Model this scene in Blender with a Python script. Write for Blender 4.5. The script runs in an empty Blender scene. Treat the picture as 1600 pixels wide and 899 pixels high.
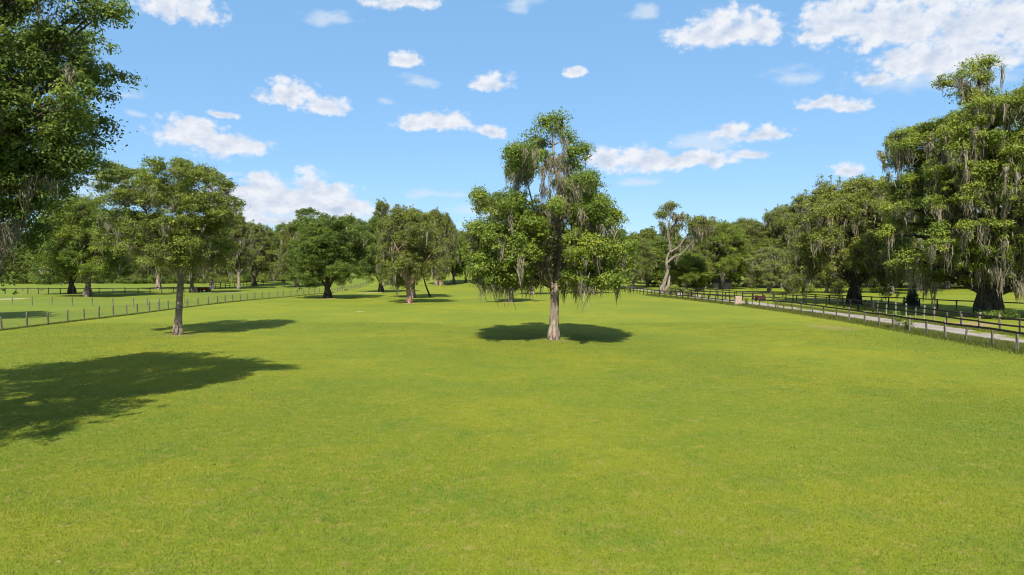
import bpy, bmesh, math, random
import numpy as np
from mathutils import Vector, Matrix

# ------------------------------------------------------------------ camera, world, sun, exposure
S = bpy.context.scene
COL = S.collection
CAM_H, FPX, HORIZON = 5.0, 1067.0, 422.0
PITCH = math.atan((449.5 - HORIZON) / FPX)
cam_d = bpy.data.cameras.new('camera')
cam_d.lens, cam_d.sensor_width = 24.0, 36.0
cam_d.clip_start, cam_d.clip_end = 0.1, 20000
cam = bpy.data.objects.new('camera', cam_d)
COL.objects.link(cam)
cam.location = (0, 0, CAM_H)
cam.rotation_euler = (math.radians(90) - PITCH, 0, 0)
S.camera = cam
S.render.resolution_x, S.render.resolution_y = 1024, 575

SUN_EL, SUN_AZ = math.radians(47), math.atan2(-0.12, -1.0)     # azimuth measured from +Y towards +X
sun_vec = Vector((math.sin(SUN_AZ) * math.cos(SUN_EL), math.cos(SUN_AZ) * math.cos(SUN_EL), math.sin(SUN_EL)))
sd = bpy.data.lights.new('sun', 'SUN')
EXPO = 1.5
sd.energy, sd.angle, sd.color = 3.35, math.radians(0.5), (1.0, 0.945, 0.84)
so = bpy.data.objects.new('sun', sd)
COL.objects.link(so)
so.rotation_euler = (-sun_vec).to_track_quat('-Z', 'Y').to_euler()

S.view_settings.view_transform = 'Standard'
S.view_settings.look = 'None'
S.view_settings.exposure = EXPO
S.view_settings.gamma = 1.0
S.view_settings.use_curve_mapping = False
S.render.engine = 'CYCLES'
S.cycles.filter_width = 1.1
SKY_STRENGTH = 0.07


class NT:
    """tiny helper to write node trees"""
    def __init__(self, tree):
        self.t = tree
        for n in list(tree.nodes):
            tree.nodes.remove(n)

    def n(self, typ, props=None, **ins):
        nd = self.t.nodes.new(typ)
        for k, v in (props or {}).items():
            setattr(nd, k, v)
        for k, v in ins.items():
            key = int(k[1:]) if k[0] == '_' and k[1:].isdigit() else k.replace('__', ' ')
            self.put(nd.inputs[key], v)
        return nd

    def put(self, sock, v):
        if isinstance(v, bpy.types.NodeSocket):
            self.t.links.new(v, sock)
        elif isinstance(v, bpy.types.Node):
            self.t.links.new(v.outputs[0], sock)
        else:
            if sock.type == 'RGBA' and len(v) == 3:
                v = (*v, 1)
            sock.default_value = v

    def math(self, op, a, b=0.0, c=None, clamp=False):
        nd = self.n('ShaderNodeMath', {'operation': op, 'use_clamp': clamp}, _0=a, _1=b)
        if c is not None:
            self.put(nd.inputs[2], c)
        return nd.outputs[0]

    def vm(self, op, a, b):
        nd = self.n('ShaderNodeVectorMath', {'operation': op}, _0=a, _1=b)
        return nd.outputs['Value'] if op in ('LENGTH', 'DOT_PRODUCT') else nd.outputs[0]

    def noise(self, vec, scale, detail=4.0, rough=0.55, dim='3D'):
        nd = self.n('ShaderNodeTexNoise', {'noise_dimensions': dim}, Scale=scale, Detail=detail, Roughness=rough)
        self.put(nd.inputs['Vector'], vec)
        return nd.outputs['Fac']

    def rng(self, v, a, b, c=0.0, d=1.0, smooth=True):
        nd = self.n('ShaderNodeMapRange', {'interpolation_type': 'SMOOTHSTEP' if smooth else 'LINEAR'})
        for i, x in enumerate((v, a, b, c, d)):
            self.put(nd.inputs[i], x)
        return nd.outputs[0]

    def mix(self, f, a, b):
        nd = self.n('ShaderNodeMix', {'data_type': 'RGBA'})
        self.put(nd.inputs[0], f)
        self.put(nd.inputs[6], a)
        self.put(nd.inputs[7], b)
        return nd.outputs[2]


def px_dir(px, py):
    """direction of a photograph pixel from the camera"""
    v = Vector(((px - 800) / FPX, 1.0, -(py - 449.5) / FPX))
    c, s = math.cos(PITCH), math.sin(PITCH)
    v = Vector((v.x, v.y * c + v.z * s, v.z * c - v.y * s))
    return v.normalized()


world = bpy.data.worlds.new('World')
S.world = world
world.use_nodes = True
W = NT(world.node_tree)
sky = W.n('ShaderNodeTexSky', {'sky_type': 'NISHITA', 'sun_disc': False, 'sun_elevation': SUN_EL,
                               'sun_rotation': SUN_AZ, 'altitude': 0.0, 'air_density': 0.9,
                               'dust_density': 0.25, 'ozone_density': 3.0})
hs = W.n('ShaderNodeHueSaturation', Hue=0.5, Saturation=1.0, Value=1.0, Fac=1.0, Color=sky.outputs[0])
tc = W.n('ShaderNodeTexCoord')
sep = W.n('ShaderNodeSeparateXYZ', Vector=tc.outputs['Generated'])
az = W.math('ARCTAN2', sep.outputs[0], sep.outputs[1])
el = W.math('ARCSINE', sep.outputs[2])
pos = W.n('ShaderNodeCombineXYZ', X=az, Y=el, Z=0.0).outputs[0]
# wobble of the outlines
wob = W.n('ShaderNodeTexNoise', {'noise_dimensions': '2D'}, Vector=pos, Scale=16.0, Detail=3.0)
wv = W.vm('MULTIPLY', W.vm('SUBTRACT', wob.outputs['Color'], (0.5, 0.5, 0.5)), (0.022, 0.012, 0))
pw = W.vm('ADD', pos, wv)


def cloud_field(items):
    acc = None
    for (cx, cy, a, b) in items:
        d = px_dir(cx, cy)
        u, v = math.atan2(d.x, d.y), math.asin(d.z)
        q = W.vm('MULTIPLY', W.vm('SUBTRACT', pw, (u, v, 0)), (FPX / a, FPX / b, 0))
        sp = W.n('ShaderNodeSeparateXYZ', Vector=q)
        yy = W.math('MAXIMUM', sp.outputs[1], W.math('MULTIPLY', sp.outputs[1], -1.55))
        ln = W.vm('LENGTH', W.n('ShaderNodeCombineXYZ', X=sp.outputs[0], Y=yy, Z=0.0).outputs[0], (0, 0, 0))
        acc = ln if acc is None else W.n('ShaderNodeMath', {'operation': 'SMOOTH_MIN'}, _0=acc, _1=ln, _2=0.12).outputs[0]
    return acc


solid = [(262, 12, 40, 26), (300, 18, 44, 24), (616, 4, 58, 14), (635, 97, 26, 15), (770, 130, 36, 15), (900, 113, 16, 9),
         (1098, 58, 54, 26), (1140, 46, 56, 34), (1188, 52, 38, 28),
         (1312, 32, 62, 38), (1300, 50, 44, 22), (1420, 42, 100, 46), (1540, 40, 100, 44), (1640, 50, 80, 50), (1450, 96, 70, 34),
         (1530, 92, 60, 30), (1370, 125, 26, 13), (1285, 164, 34, 14), (1330, 168, 36, 11), (450, 150, 38, 24), (505, 168, 38, 18),
         (345, 178, 24, 8), (300, 212, 50, 28), (350, 228, 58, 24), (650, 196, 34, 17), (690, 194, 54, 19), (767, 208, 26, 12),
         (1140, 206, 36, 13), (1190, 212, 40, 13), (940, 250, 36, 20), (1010, 254, 62, 24), (1090, 250, 70, 17), (1170, 242, 26, 8),
         (1323, 268, 24, 11), (370, 305, 40, 20), (410, 296, 46, 24), (485, 290, 30, 24), (510, 305, 50, 17), (445, 310, 70, 22),
         (445, 345, 30, 12), (425, 322, 100, 30), (520, 326, 70, 24), (380, 340, 50, 20), (-240, 150, 130, 50), (-500, 80, 160, 60), (1900, 180, 110, 40), (2200, 100, 160, 60)]
faint = [(520, 30, 46, 15), (655, 130, 24, 10), (1245, 123, 34, 16), (220, 183, 18, 7), (198, 152, 28, 12), (1010, 22, 22, 12),
         (1000, 285, 30, 9), (680, 303, 56, 10), (470, 338, 150, 34), (380, 335, 100, 40), (560, 345, 90, 24), (140, 305, 80, 30), (820, 8, 36, 14),
         (350, 271, 60, 8), (600, 158, 14, 7), (735, 332, 40, 10), (1480, 120, 110, 30), (1100, 225, 60, 16), (40, 240, 60, 30), (560, 335, 80, 20)]
n_big = W.noise(W.vm('MULTIPLY', pos, (1, 1.5, 1)), 30.0, 8.0, 0.53, '2D')
lit_off = W.vm('ADD', W.vm('MULTIPLY', pos, (1, 1.5, 1)), (0.006, -0.013, 0))
n_off = W.noise(lit_off, 30.0, 8.0, 0.53, '2D')
def billow(vec):
    v = W.n('ShaderNodeTexVoronoi', {'voronoi_dimensions': '2D', 'feature': 'F1', 'normalize': True}, Vector=vec, Scale=60.0, Detail=2.5, Roughness=0.55)
    return W.math('SUBTRACT', 1.0, v.outputs['Distance'])


b_on = billow(W.vm('ADD', W.vm('MULTIPLY', pos, (1, 1.3, 1)), W.vm('MULTIPLY', wv, (.5, .5, 0))))
n_soft = W.noise(W.vm('MULTIPLY', pos, (1, 2.2, 1)), 16.0, 6.0, 0.6, '2D')
fA = W.math("ADD", W.math("SUBTRACT", 1.0, cloud_field(solid)), W.math("ADD", W.math("MULTIPLY", W.math("SUBTRACT", n_big, 0.5), 1.5), W.math("MULTIPLY", W.math("SUBTRACT", b_on, 0.66), 1.1)))
aA = W.rng(fA, -0.14, 0.56)
fB = W.math('ADD', W.math('SUBTRACT', 1.0, cloud_field(faint)), W.math('MULTIPLY', W.math('SUBTRACT', n_soft, 0.5), 2.8))
aB = W.math('MULTIPLY', W.rng(fB, -0.2, 1.0), 0.66)
relief = W.math('SUBTRACT', n_big, n_off)
core = W.rng(fA, 0.2, 1.25)
shade = W.math('ADD', W.math('MULTIPLY', relief, 1.9), W.math('SUBTRACT', 0.86, W.math('MULTIPLY', core, 0.40)), clamp=True)
CLOUD = 1.0 / SKY_STRENGTH / 2 ** EXPO
c_white = tuple(CLOUD * c for c in (0.87, 0.90, 0.96))
c_grey = tuple(CLOUD * c for c in (0.50, 0.61, 0.80))
ccol = W.mix(shade, c_grey, c_white)
SKYB = tuple(c / (SKY_STRENGTH * 2 ** EXPO) for c in (0.235, 0.520, 0.880))
skyc = W.mix(0.66, hs.outputs[0], SKYB)
c1 = W.mix(aB, skyc, tuple(CLOUD * c for c in (0.72, 0.82, 0.93)))
c2 = W.mix(aA, c1, ccol)
# broken cloud added out of view, overhead and behind the camera, for fill light
hi = W.vm('MULTIPLY', tc.outputs['Generated'], (1, 1, 1.6))
n_hi = W.noise(hi, 3.2, 7.0, 0.55)
up = W.rng(el, 0.46, 0.62)
back = W.rng(sep.outputs[1], 0.1, -0.3)
a_hi = W.math('MULTIPLY', W.rng(n_hi, 0.47, 0.58), W.math('MAXIMUM', up, W.math('MULTIPLY', back, W.rng(el, 0.08, 0.2))))
c2 = W.mix(a_hi, c2, c_white)
bg = W.n('ShaderNodeBackground', Color=c2, Strength=SKY_STRENGTH)
wo = W.n('ShaderNodeOutputWorld', Surface=bg.outputs[0])

# ------------------------------------------------------------------ helpers
R0 = np.random.default_rng(11)


def terr(x, y):
    x = np.asarray(x, float); y = np.asarray(y, float)
    t = np.clip((y - 170) / 110, 0, 1); t = t * t * (3 - 2 * t)
    rise = 4.2 * t * np.exp(-((x + 22) / 55) ** 2)
    und = 0.05 * np.sin(x * 0.11 + 1) * np.sin(y * 0.07) + 0.04 * np.sin(x * 0.23 + y * 0.17)
    return rise + und * np.clip(y / 30, 0, 1)


def at(px, py):
    """point of the terrain seen at a photograph pixel"""
    d = px_dir(px, py)
    s = 5.0
    while s < 900:
        p = Vector((0, 0, CAM_H)) + d * s
        if p.z <= float(terr(p.x, p.y)):
            break
        s += 0.1
    return Vector((p.x, p.y, float(terr(p.x, p.y))))


def mk_mesh(name, V, F, mat=None, smooth=False):
    me = bpy.data.meshes.new(name)
    me.from_pydata([tuple(v) for v in V], [], [tuple(f) for f in F])
    me.update()
    if mat: me.materials.append(mat)
    if smooth:
        me.polygons.foreach_set('use_smooth', [True] * len(me.polygons))
    return me


def fast_mesh(name, V, k, mat, attrs=None):
    """V (n*k,3): n separate faces of k corners"""
    n = len(V) // k
    me = bpy.data.meshes.new(name)
    me.vertices.add(n * k)
    me.vertices.foreach_set('co', np.ascontiguousarray(V, np.float32).ravel())
    me.loops.add(n * k)
    me.loops.foreach_set('vertex_index', np.arange(n * k, dtype=np.int32))
    me.polygons.add(n)
    me.polygons.foreach_set('loop_start', np.arange(0, n * k, k, dtype=np.int32))
    for an, av in (attrs or {}).items():
        a = me.attributes.new(an, 'FLOAT', 'FACE')
        a.data.foreach_set('value', np.ascontiguousarray(av, np.float32))
    me.update(calc_edges=True)
    me.materials.append(mat)
    return me


def link(name, me, parent=None, loc=None):
    o = bpy.data.objects.new(name, me)
    COL.objects.link(o)
    if parent: o.parent = parent
    if loc is not None: o.location = loc
    return o


def tag(o, label=None, cat=None, group=None, kind=None):
    for k, v in (('label', label), ('category', cat), ('group', group), ('kind', kind)):
        if v: o[k] = v
    return o


def thing(name, label, cat, loc=(0, 0, 0), rz=0.0, group=None):
    o = bpy.data.objects.new(name, None)
    o.empty_display_size = 0.3
    COL.objects.link(o)
    o.location = loc; o.rotation_euler = (0, 0, rz)
    return tag(o, label, cat, group)


def dup(root, loc, rz, label, group=None, scale=(1, 1, 1)):
    r = root.copy(); COL.objects.link(r)
    r.location = loc; r.rotation_euler = (0, 0, rz); r.scale = scale
    r['label'] = label
    if 'group' in r and not group: del r['group']
    if group: r['group'] = group
    for ch in list(root.children):
        c = ch.copy(); COL.objects.link(c); c.parent = r
    return r


# ------------------------------------------------------------------ materials
def new_mat(name):
    m = bpy.data.materials.new(name)
    m.use_nodes = True
    return m, NT(m.node_tree)


def leaf_mat(name, dark, mid, light, trans=0.38):
    dark, mid, light = [tuple(c * 1.28 for c in q) for q in (dark, mid, light)]
    m, T = new_mat(name)
    a = T.n('ShaderNodeAttribute', {'attribute_name': 'tone'})
    t = a.outputs['Fac']
    c = T.mix(T.rng(t, 0.5, 1.0, smooth=False), T.mix(T.rng(t, 0.0, 0.5, smooth=False), dark, mid), light)
    p = T.n('ShaderNodeBsdfPrincipled', Base__Color=c, Roughness=0.5)
    p.inputs['Specular IOR Level'].default_value = 0.28
    tl = T.n('ShaderNodeBsdfTranslucent', Color=T.mix(0.5, c, light))
    mx = T.n('ShaderNodeMixShader', _0=trans, _1=p.outputs[0], _2=tl.outputs[0])
    T.n('ShaderNodeOutputMaterial', Surface=mx.outputs[0])
    return m


LEAF = leaf_mat('oak_leaves', (0.040, 0.072, 0.011), (0.106, 0.150, 0.017), (0.235, 0.255, 0.028))
LEAF_DARK = leaf_mat('dark_oak_leaves', (0.034, 0.062, 0.012), (0.082, 0.124, 0.018), (0.175, 0.205, 0.028))
LEAF_PALE = leaf_mat('pale_oak_leaves', (0.064, 0.088, 0.020), (0.130, 0.156, 0.032), (0.230, 0.236, 0.060))
LEAF_OLIVE = leaf_mat('olive_oak_leaves', (0.048, 0.068, 0.013), (0.112, 0.136, 0.021), (0.220, 0.228, 0.040))
LEAF_MIX = leaf_mat('airy_oak_leaves', (0.046, 0.072, 0.012), (0.112, 0.146, 0.020), (0.230, 0.245, 0.036))
LEAF_BRIGHT = leaf_mat('bright_leaves', (0.06, 0.09, 0.015), (0.14, 0.17, 0.025), (0.24, 0.25, 0.05))
NEEDLE = leaf_mat('juniper_leaves', (0.010, 0.026, 0.012), (0.020, 0.042, 0.018), (0.035, 0.065, 0.024), 0.1)


def moss_mat():
    m, T = new_mat('spanish_moss')
    a = T.n('ShaderNodeAttribute', {'attribute_name': 'tone'})
    c = T.mix(a.outputs['Fac'], (0.120, 0.112, 0.074), (0.325, 0.285, 0.205))
    d = T.n('ShaderNodeBsdfDiffuse', Color=c)
    tl = T.n('ShaderNodeBsdfTranslucent', Color=c)
    mx = T.n('ShaderNodeMixShader', _0=0.3, _1=d.outputs[0], _2=tl.outputs[0])
    T.n('ShaderNodeOutputMaterial', Surface=mx.outputs[0])
    return m


MOSS = moss_mat()


def bark_mat(name, a, b, lichen=None):
    m, T = new_mat(name)
    tcn = T.n('ShaderNodeTexCoord')
    v = T.vm('MULTIPLY', tcn.outputs['Object'], (1, 1, 0.22))
    n1 = T.noise(v, 6.0, 8.0, 0.7)
    n2 = T.noise(tcn.outputs['Object'], 1.6, 5.0, 0.65)
    c = T.mix(T.rng(n1, 0.35, 0.65), a, b)
    c = T.mix(T.rng(n2, 0.52, 0.66), c, lichen or tuple(x * 0.7 for x in b))
    p = T.n('ShaderNodeBsdfPrincipled', Base__Color=c, Roughness=0.92)
    p.inputs['Specular IOR Level'].default_value = 0.15
    bp = T.n('ShaderNodeBump', Strength=0.9, Distance=0.05, Height=n1)
    T.t.links.new(bp.outputs[0], p.inputs['Normal'])
    T.n('ShaderNodeOutputMaterial', Surface=p.outputs[0])
    return m


BARK = bark_mat('grey_bark', (0.085, 0.066, 0.050), (0.20, 0.165, 0.13), (0.16, 0.15, 0.125))
BARK_PALE = bark_mat('pale_bark', (0.10, 0.078, 0.060), (0.30, 0.24, 0.185), (0.19, 0.165, 0.14))
BARK_SNAG = bark_mat('weathered_bark', (0.09, 0.072, 0.056), (0.25, 0.205, 0.16), (0.15, 0.13, 0.11))
BARK_DARK = bark_mat('dark_bark', (0.03, 0.025, 0.02), (0.085, 0.07, 0.056), (0.07, 0.072, 0.05))
BARK_RED = bark_mat('reddish_bark', (0.15, 0.085, 0.06), (0.33, 0.20, 0.145), (0.26, 0.2, 0.16))


def grass_color(T, P):
    n1 = T.noise(P, 0.075, 5.0, 0.6)
    n2 = T.noise(P, 0.45, 5.0, 0.65)
    n3 = T.noise(P, 3.2, 5.0, 0.7)
    n4 = T.noise(T.vm('ADD', P, (31, 7, 0)), 0.9, 4.0, 0.6)
    c = T.mix(T.rng(n1, 0.36, 0.64), (0.106, 0.132, 0.008), (0.150, 0.158, 0.008))
    c = T.mix(T.math('MULTIPLY', T.rng(n2, 0.45, 0.68), 0.6), c, (0.078, 0.122, 0.011))
    c = T.mix(T.math('MULTIPLY', T.rng(n4, 0.66, 0.78), 0.55), c, (0.05, 0.095, 0.014))
    n6 = T.noise(T.vm('ADD', P, (11, 3, 0)), 1.5, 6.0, 0.72)
    c = T.mix(T.math('MULTIPLY', T.rng(n3, 0.48, 0.72), 0.55), c, (0.215, 0.168, 0.040))
    c = T.mix(T.math('MULTIPLY', T.rng(n6, 0.54, 0.70), 0.6), c, (0.195, 0.148, 0.045))
    n7 = T.noise(T.vm('ADD', P, (57, 23, 0)), 2.1, 6.0, 0.7)
    c = T.mix(T.math('MULTIPLY', T.rng(n7, 0.56, 0.70), 0.6), c, (0.046, 0.086, 0.010))
    hsv = T.n('ShaderNodeHueSaturation', Hue=0.508, Saturation=0.985, Value=1.20, Fac=1.0, Color=c)
    return hsv.outputs[0], n2, n3


def ground_mat():
    m, T = new_mat('pasture_ground')
    g = T.n('ShaderNodeNewGeometry')
    P = g.outputs['Position']
    c, n2, n3 = grass_color(T, P)
    # bare straw patches
    n5 = T.noise(T.vm('ADD', P, (3, 90, 0)), 0.55, 5.0, 0.6)
    c = T.mix(T.math('MULTIPLY', T.rng(n5, 0.70, 0.76), 0.6), c, (0.27, 0.21, 0.09))
    f = T.noise(P, 14.0, 5.0, 0.7)
    c = T.mix(T.math('MULTIPLY', T.rng(f, 0.35, 0.6), 0.35), c, T.mix(0.5, c, (0.05, 0.07, 0.01)))
    # paddock beyond the wire fence: cooler, greener turf
    sx = T.n('ShaderNodeSeparateXYZ', Vector=P)
    pad = T.math('MULTIPLY', T.rng(sx.outputs[0], -42.7, -42.3, 1.0, 0.0), 0.38)
    c = T.mix(pad, c, (0.085, 0.132, 0.024))
    # worn sandy patches
    def spot(x, y, a, b, s):
        q = T.vm('MULTIPLY', T.vm('SUBTRACT', P, (x, y, 0)), (1 / a, 1 / b, 0))
        r = T.math('ADD', T.vm('LENGTH', q, (0, 0, 0)), T.math('MULTIPLY', T.math('SUBTRACT', n2, 0.5), 1.6))
        return T.math('MULTIPLY', T.rng(r, 0.55, 1.15, 1.0, 0.0), s)
    for (x, y, a, b, s, col) in SPOTS:
        c = T.mix(spot(x, y, a, b, s), c, col)
    p = T.n('ShaderNodeBsdfPrincipled', Base__Color=c, Roughness=0.9)
    p.inputs['Specular IOR Level'].default_value = 0.1
    h = T.math('ADD', T.math('MULTIPLY', f, 0.6), n3)
    bp = T.n('ShaderNodeBump', Strength=0.8, Distance=0.06, Height=h)
    T.t.links.new(bp.outputs[0], p.inputs['Normal'])
    T.n('ShaderNodeOutputMaterial', Surface=p.outputs[0])
    return m


SAND, DIRT = (0.40, 0.33, 0.22), (0.24, 0.17, 0.09)
SPOTS = []
for (px, py, a, b, s, col) in [(15, 467.5, 2.6, 3.0, 0.8, SAND), (1512, 506, 4.0, 3.0, 0.75, DIRT), (330, 457.5, 7, 2.5, 0.7, SAND),
                               
                               (279, 524, 1.3, 1.2, 0.4, DIRT), (865, 532, 1.2, 1.1, 0.4, DIRT), (797, 473, 1.5, 1.6, .6, DIRT), (639, 474, 1.5, 1.6, .6, DIRT), (512, 467, 1.6, 1.8, .6, DIRT), 
                               (1300, 512, 2.0, 4.0, 0.4, DIRT), (562, 487, .5, .5, 0.6, SAND), (575, 458, 3, 3, 0.5, SAND)]:
    v = at(px, py)
    SPOTS.append((v.x, v.y, a, b, s, col))
GROUND = ground_mat()


def blade_mat(name, extra=None):
    m, T = new_mat(name)
    g = T.n('ShaderNodeNewGeometry')
    c, n2, n3 = grass_color(T, g.outputs['Position'])
    a = T.n('ShaderNodeAttribute', {'attribute_name': 'tone'})
    t = a.outputs['Fac']
    c = T.mix(T.math('MULTIPLY', T.rng(t, 0.80, 1.0), 0.7), c, (0.30, 0.25, 0.085))
    c = T.mix(T.math('MULTIPLY', T.rng(t, 0.45, 0.0), 0.55), c, (0.060, 0.105, 0.012))
    if extra:
        c = T.mix(0.6, c, extra)
    p = T.n('ShaderNodeBsdfPrincipled', Base__Color=c, Roughness=0.6)
    p.inputs['Specular IOR Level'].default_value = 0.2
    tl = T.n('ShaderNodeBsdfTranslucent', Color=c)
    mx = T.n('ShaderNodeMixShader', _0=0.35, _1=p.outputs[0], _2=tl.outputs[0])
    T.n('ShaderNodeOutputMaterial', Surface=mx.outputs[0])
    return m


def plain(name, a, b, scale=6.0, rough=0.85, bump=0.3, spec=0.2, stretch=(1, 1, 1)):
    m, T = new_mat(name)
    tcn = T.n('ShaderNodeTexCoord')
    n1 = T.noise(T.vm('MULTIPLY', tcn.outputs['Object'], stretch), scale, 6.0, 0.65)
    p = T.n('ShaderNodeBsdfPrincipled', Base__Color=T.mix(T.rng(n1, 0.3, 0.7), a, b), Roughness=rough)
    p.inputs['Specular IOR Level'].default_value = spec
    bp = T.n('ShaderNodeBump', Strength=bump, Distance=0.02, Height=n1)
    T.t.links.new(bp.outputs[0], p.inputs['Normal'])
    T.n('ShaderNodeOutputMaterial', Surface=p.outputs[0])
    return m


WOOD = plain('weathered_post_wood', (0.085, 0.070, 0.052), (0.19, 0.165, 0.125), 7, stretch=(1, 1, 0.2))
WOOD_PALE = plain('pale_post_wood', (0.13, 0.108, 0.08), (0.25, 0.215, 0.165), 7, stretch=(1, 1, 0.2))
WOOD_BLACK = plain('black_fence_paint', (0.012, 0.010, 0.009), (0.055, 0.043, 0.035), 5)
WIRE = plain('galvanised_wire', (0.10, 0.105, 0.095), (0.18, 0.185, 0.17), 20, 0.6)
GRAVEL = plain('lane_gravel', (0.17, 0.145, 0.125), (0.29, 0.255, 0.225), 1.3, bump=0.6)

# ------------------------------------------------------------------ ground and lane
def nonuni(lo, hi, n, c0=0.0, p=3.0):
    t = np.linspace(-1, 1, n)
    s = np.sign(t) * np.abs(t) ** p
    return np.where(s < 0, c0 + (c0 - lo) * s, c0 + (hi - c0) * s)


xs = nonuni(-3000, 3000, 161)
ys = np.concatenate([np.linspace(-400, 0, 12)[:-1], np.linspace(0, 1, 180) ** 2.2 * 4000])
GX, GY = np.meshgrid(xs, ys)
V = np.stack([GX, GY, terr(GX, GY)], -1).reshape(-1, 3)
nx = len(xs)
F = [(j * nx + i, j * nx + i + 1, (j + 1) * nx + i + 1, (j + 1) * nx + i) for j in range(len(ys) - 1) for i in range(nx - 1)]
tag(link('ground', mk_mesh('ground', V, F, GROUND, True)), 'sunlit yellow green pasture turf reaching back to the woods', kind='structure')

# gravel lane between the two right-hand fences
rng = np.random.default_rng(3)
LY = np.concatenate([np.linspace(8, 80, 73), np.linspace(82, 260, 60)])
V, F = [], []
for i, y in enumerate(LY):
    sh = -0.035 * max(0, y - 95)
    l = 34.5 + 0.25 * math.sin(y * 0.5) + 0.18 * math.sin(y * 1.37) + sh
    r = 37.9 + 0.25 * math.sin(y * 0.43 + 1) + 0.2 * math.sin(y * 1.13) + sh
    for k in range(5):
        x = l + (r - l) * k / 4
        V.append((x, y, float(terr(x, y)) + 0.012 + (0.03 if k == 2 else 0.0)))
    if i:
        for k in range(4):
            a = (i - 1) * 5 + k
            F.append((a, a + 1, a + 6, a + 5))
tag(link('gravel_lane', mk_mesh('gravel_lane', V, F, GRAVEL, True)), 'pale grey gravel lane running between the fences', kind='structure')


# ------------------------------------------------------------------ grass blades (uncountable)
def blades(name, X, Y, h, w, mat, rg, lean=0.75):
    n = len(X)
    z = terr(X, Y) - 0.004
    B = np.stack([X, Y, z], -1)
    a = rg.uniform(0, 2 * np.pi, n)
    side = np.stack([np.cos(a), np.sin(a), np.zeros(n)], -1) * (w * 0.5)[:, None]
    b = rg.uniform(0, 2 * np.pi, n)
    le = rg.uniform(0.1, lean, n)
    tip = np.stack([np.cos(b) * np.sin(le), np.sin(b) * np.sin(le), np.cos(le)], -1) * h[:, None]
    V = np.stack([B - side, B + side, B + tip], 1).reshape(-1, 3)
    cl = 0.5 + 0.5 * np.sin(X * 1.7 + 2 * np.sin(Y * 0.9)) * np.sin(Y * 1.3 + 1.5 * np.sin(X * 0.8))
    tone = np.clip(rg.uniform(0, 1, n) * 0.9 + 0.1 * cl, 0, 1)
    return link(name, fast_mesh(name, V, 3, mat, {'tone': tone}))


rg = np.random.default_rng(5)
Ym = 8.0 * (64 / 8.0) ** rg.uniform(0, 1, 1300000)
Ym = Ym[rg.uniform(0, 1, len(Ym)) < np.clip(Ym / 16, 0.35, 1)]
Xm = rg.uniform(-1, 1, len(Ym)) * (0.80 * Ym + 4)
keep = (Xm < 30.5) & (Xm > -42)
Xm, Ym = Xm[keep], Ym[keep]
fade = 1 + Ym / 40
hh = rg.uniform(0.02, 0.052, len(Ym)) * (0.8 + 0.2 * fade) * np.where(rg.uniform(0, 1, len(Ym)) < .04, 1.7, 1.0)
ww = rg.uniform(0.006, 0.013, len(Ym)) * fade
tag(blades('pasture_grass', Xm, Ym, hh, ww, blade_mat('grass_blades'), rg, 1.15), 'short mown pasture grass', 'grass', kind='stuff')

# ------------------------------------------------------------------ trees
def frames(pts):
    pts = [Vector(p) for p in pts]
    out, ref = [], Vector((0.31, 0.95, 0.05))
    for i, p in enumerate(pts):
        t = (pts[min(i + 1, len(pts) - 1)] - pts[max(i - 1, 0)]).normalized()
        u = t.cross(ref)
        if u.length < 0.15: u = t.cross(Vector((1, 0, 0)))
        u.normalize()
        out.append((p, u, t.cross(u)))
    return out


class Tubes:
    def __init__(self):
        self.V, self.F = [], []

    def add(self, pts, rad, sides=8, rnd=None, rough=0.0, cap=True):
        b = len(self.V)
        for k, (p, u, v) in enumerate(frames(pts)):
            for s in range(sides):
                a = 2 * math.pi * s / sides
                r = rad[k] * (1 + (rnd.uniform(-rough, rough) if rnd else 0))
                self.V.append(p + (u * math.cos(a) + v * math.sin(a)) * r)
        n = len(pts)
        for k in range(n - 1):
            for s in range(sides):
                a, c = b + k * sides + s, b + k * sides + (s + 1) % sides
                self.F.append((a, c, c + sides, a + sides))
        if cap:
            self.F.append(tuple(b + (n - 1) * sides + s for s in range(sides)))

    def mesh(self, name, mat):
        return mk_mesh(name, self.V, self.F, mat, True)


def smooth_path(ctrl, n):
    """Catmull-Rom through (x,y,z,r) control points"""
    c = np.array(ctrl, float)
    P = np.vstack([2 * c[0] - c[1], c, 2 * c[-1] - c[-2]])
    out = []
    m = len(c) - 1
    for i in range(n + 1):
        u = i / n * m
        k = min(int(u), m - 1); t = u - k
        p0, p1, p2, p3 = P[k], P[k + 1], P[k + 2], P[k + 3]
        out.append(0.5 * (2 * p1 + (p2 - p0) * t + (2 * p0 - 5 * p1 + 4 * p2 - p3) * t ** 2 + (3 * p1 - p0 - 3 * p2 + p3) * t ** 3))
    out = np.array(out)
    out[:, 3] = np.maximum(out[:, 3], 0.008)
    return out


def unit(a):
    return a / np.maximum(np.linalg.norm(a, axis=-1, keepdims=True), 1e-6)


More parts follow.
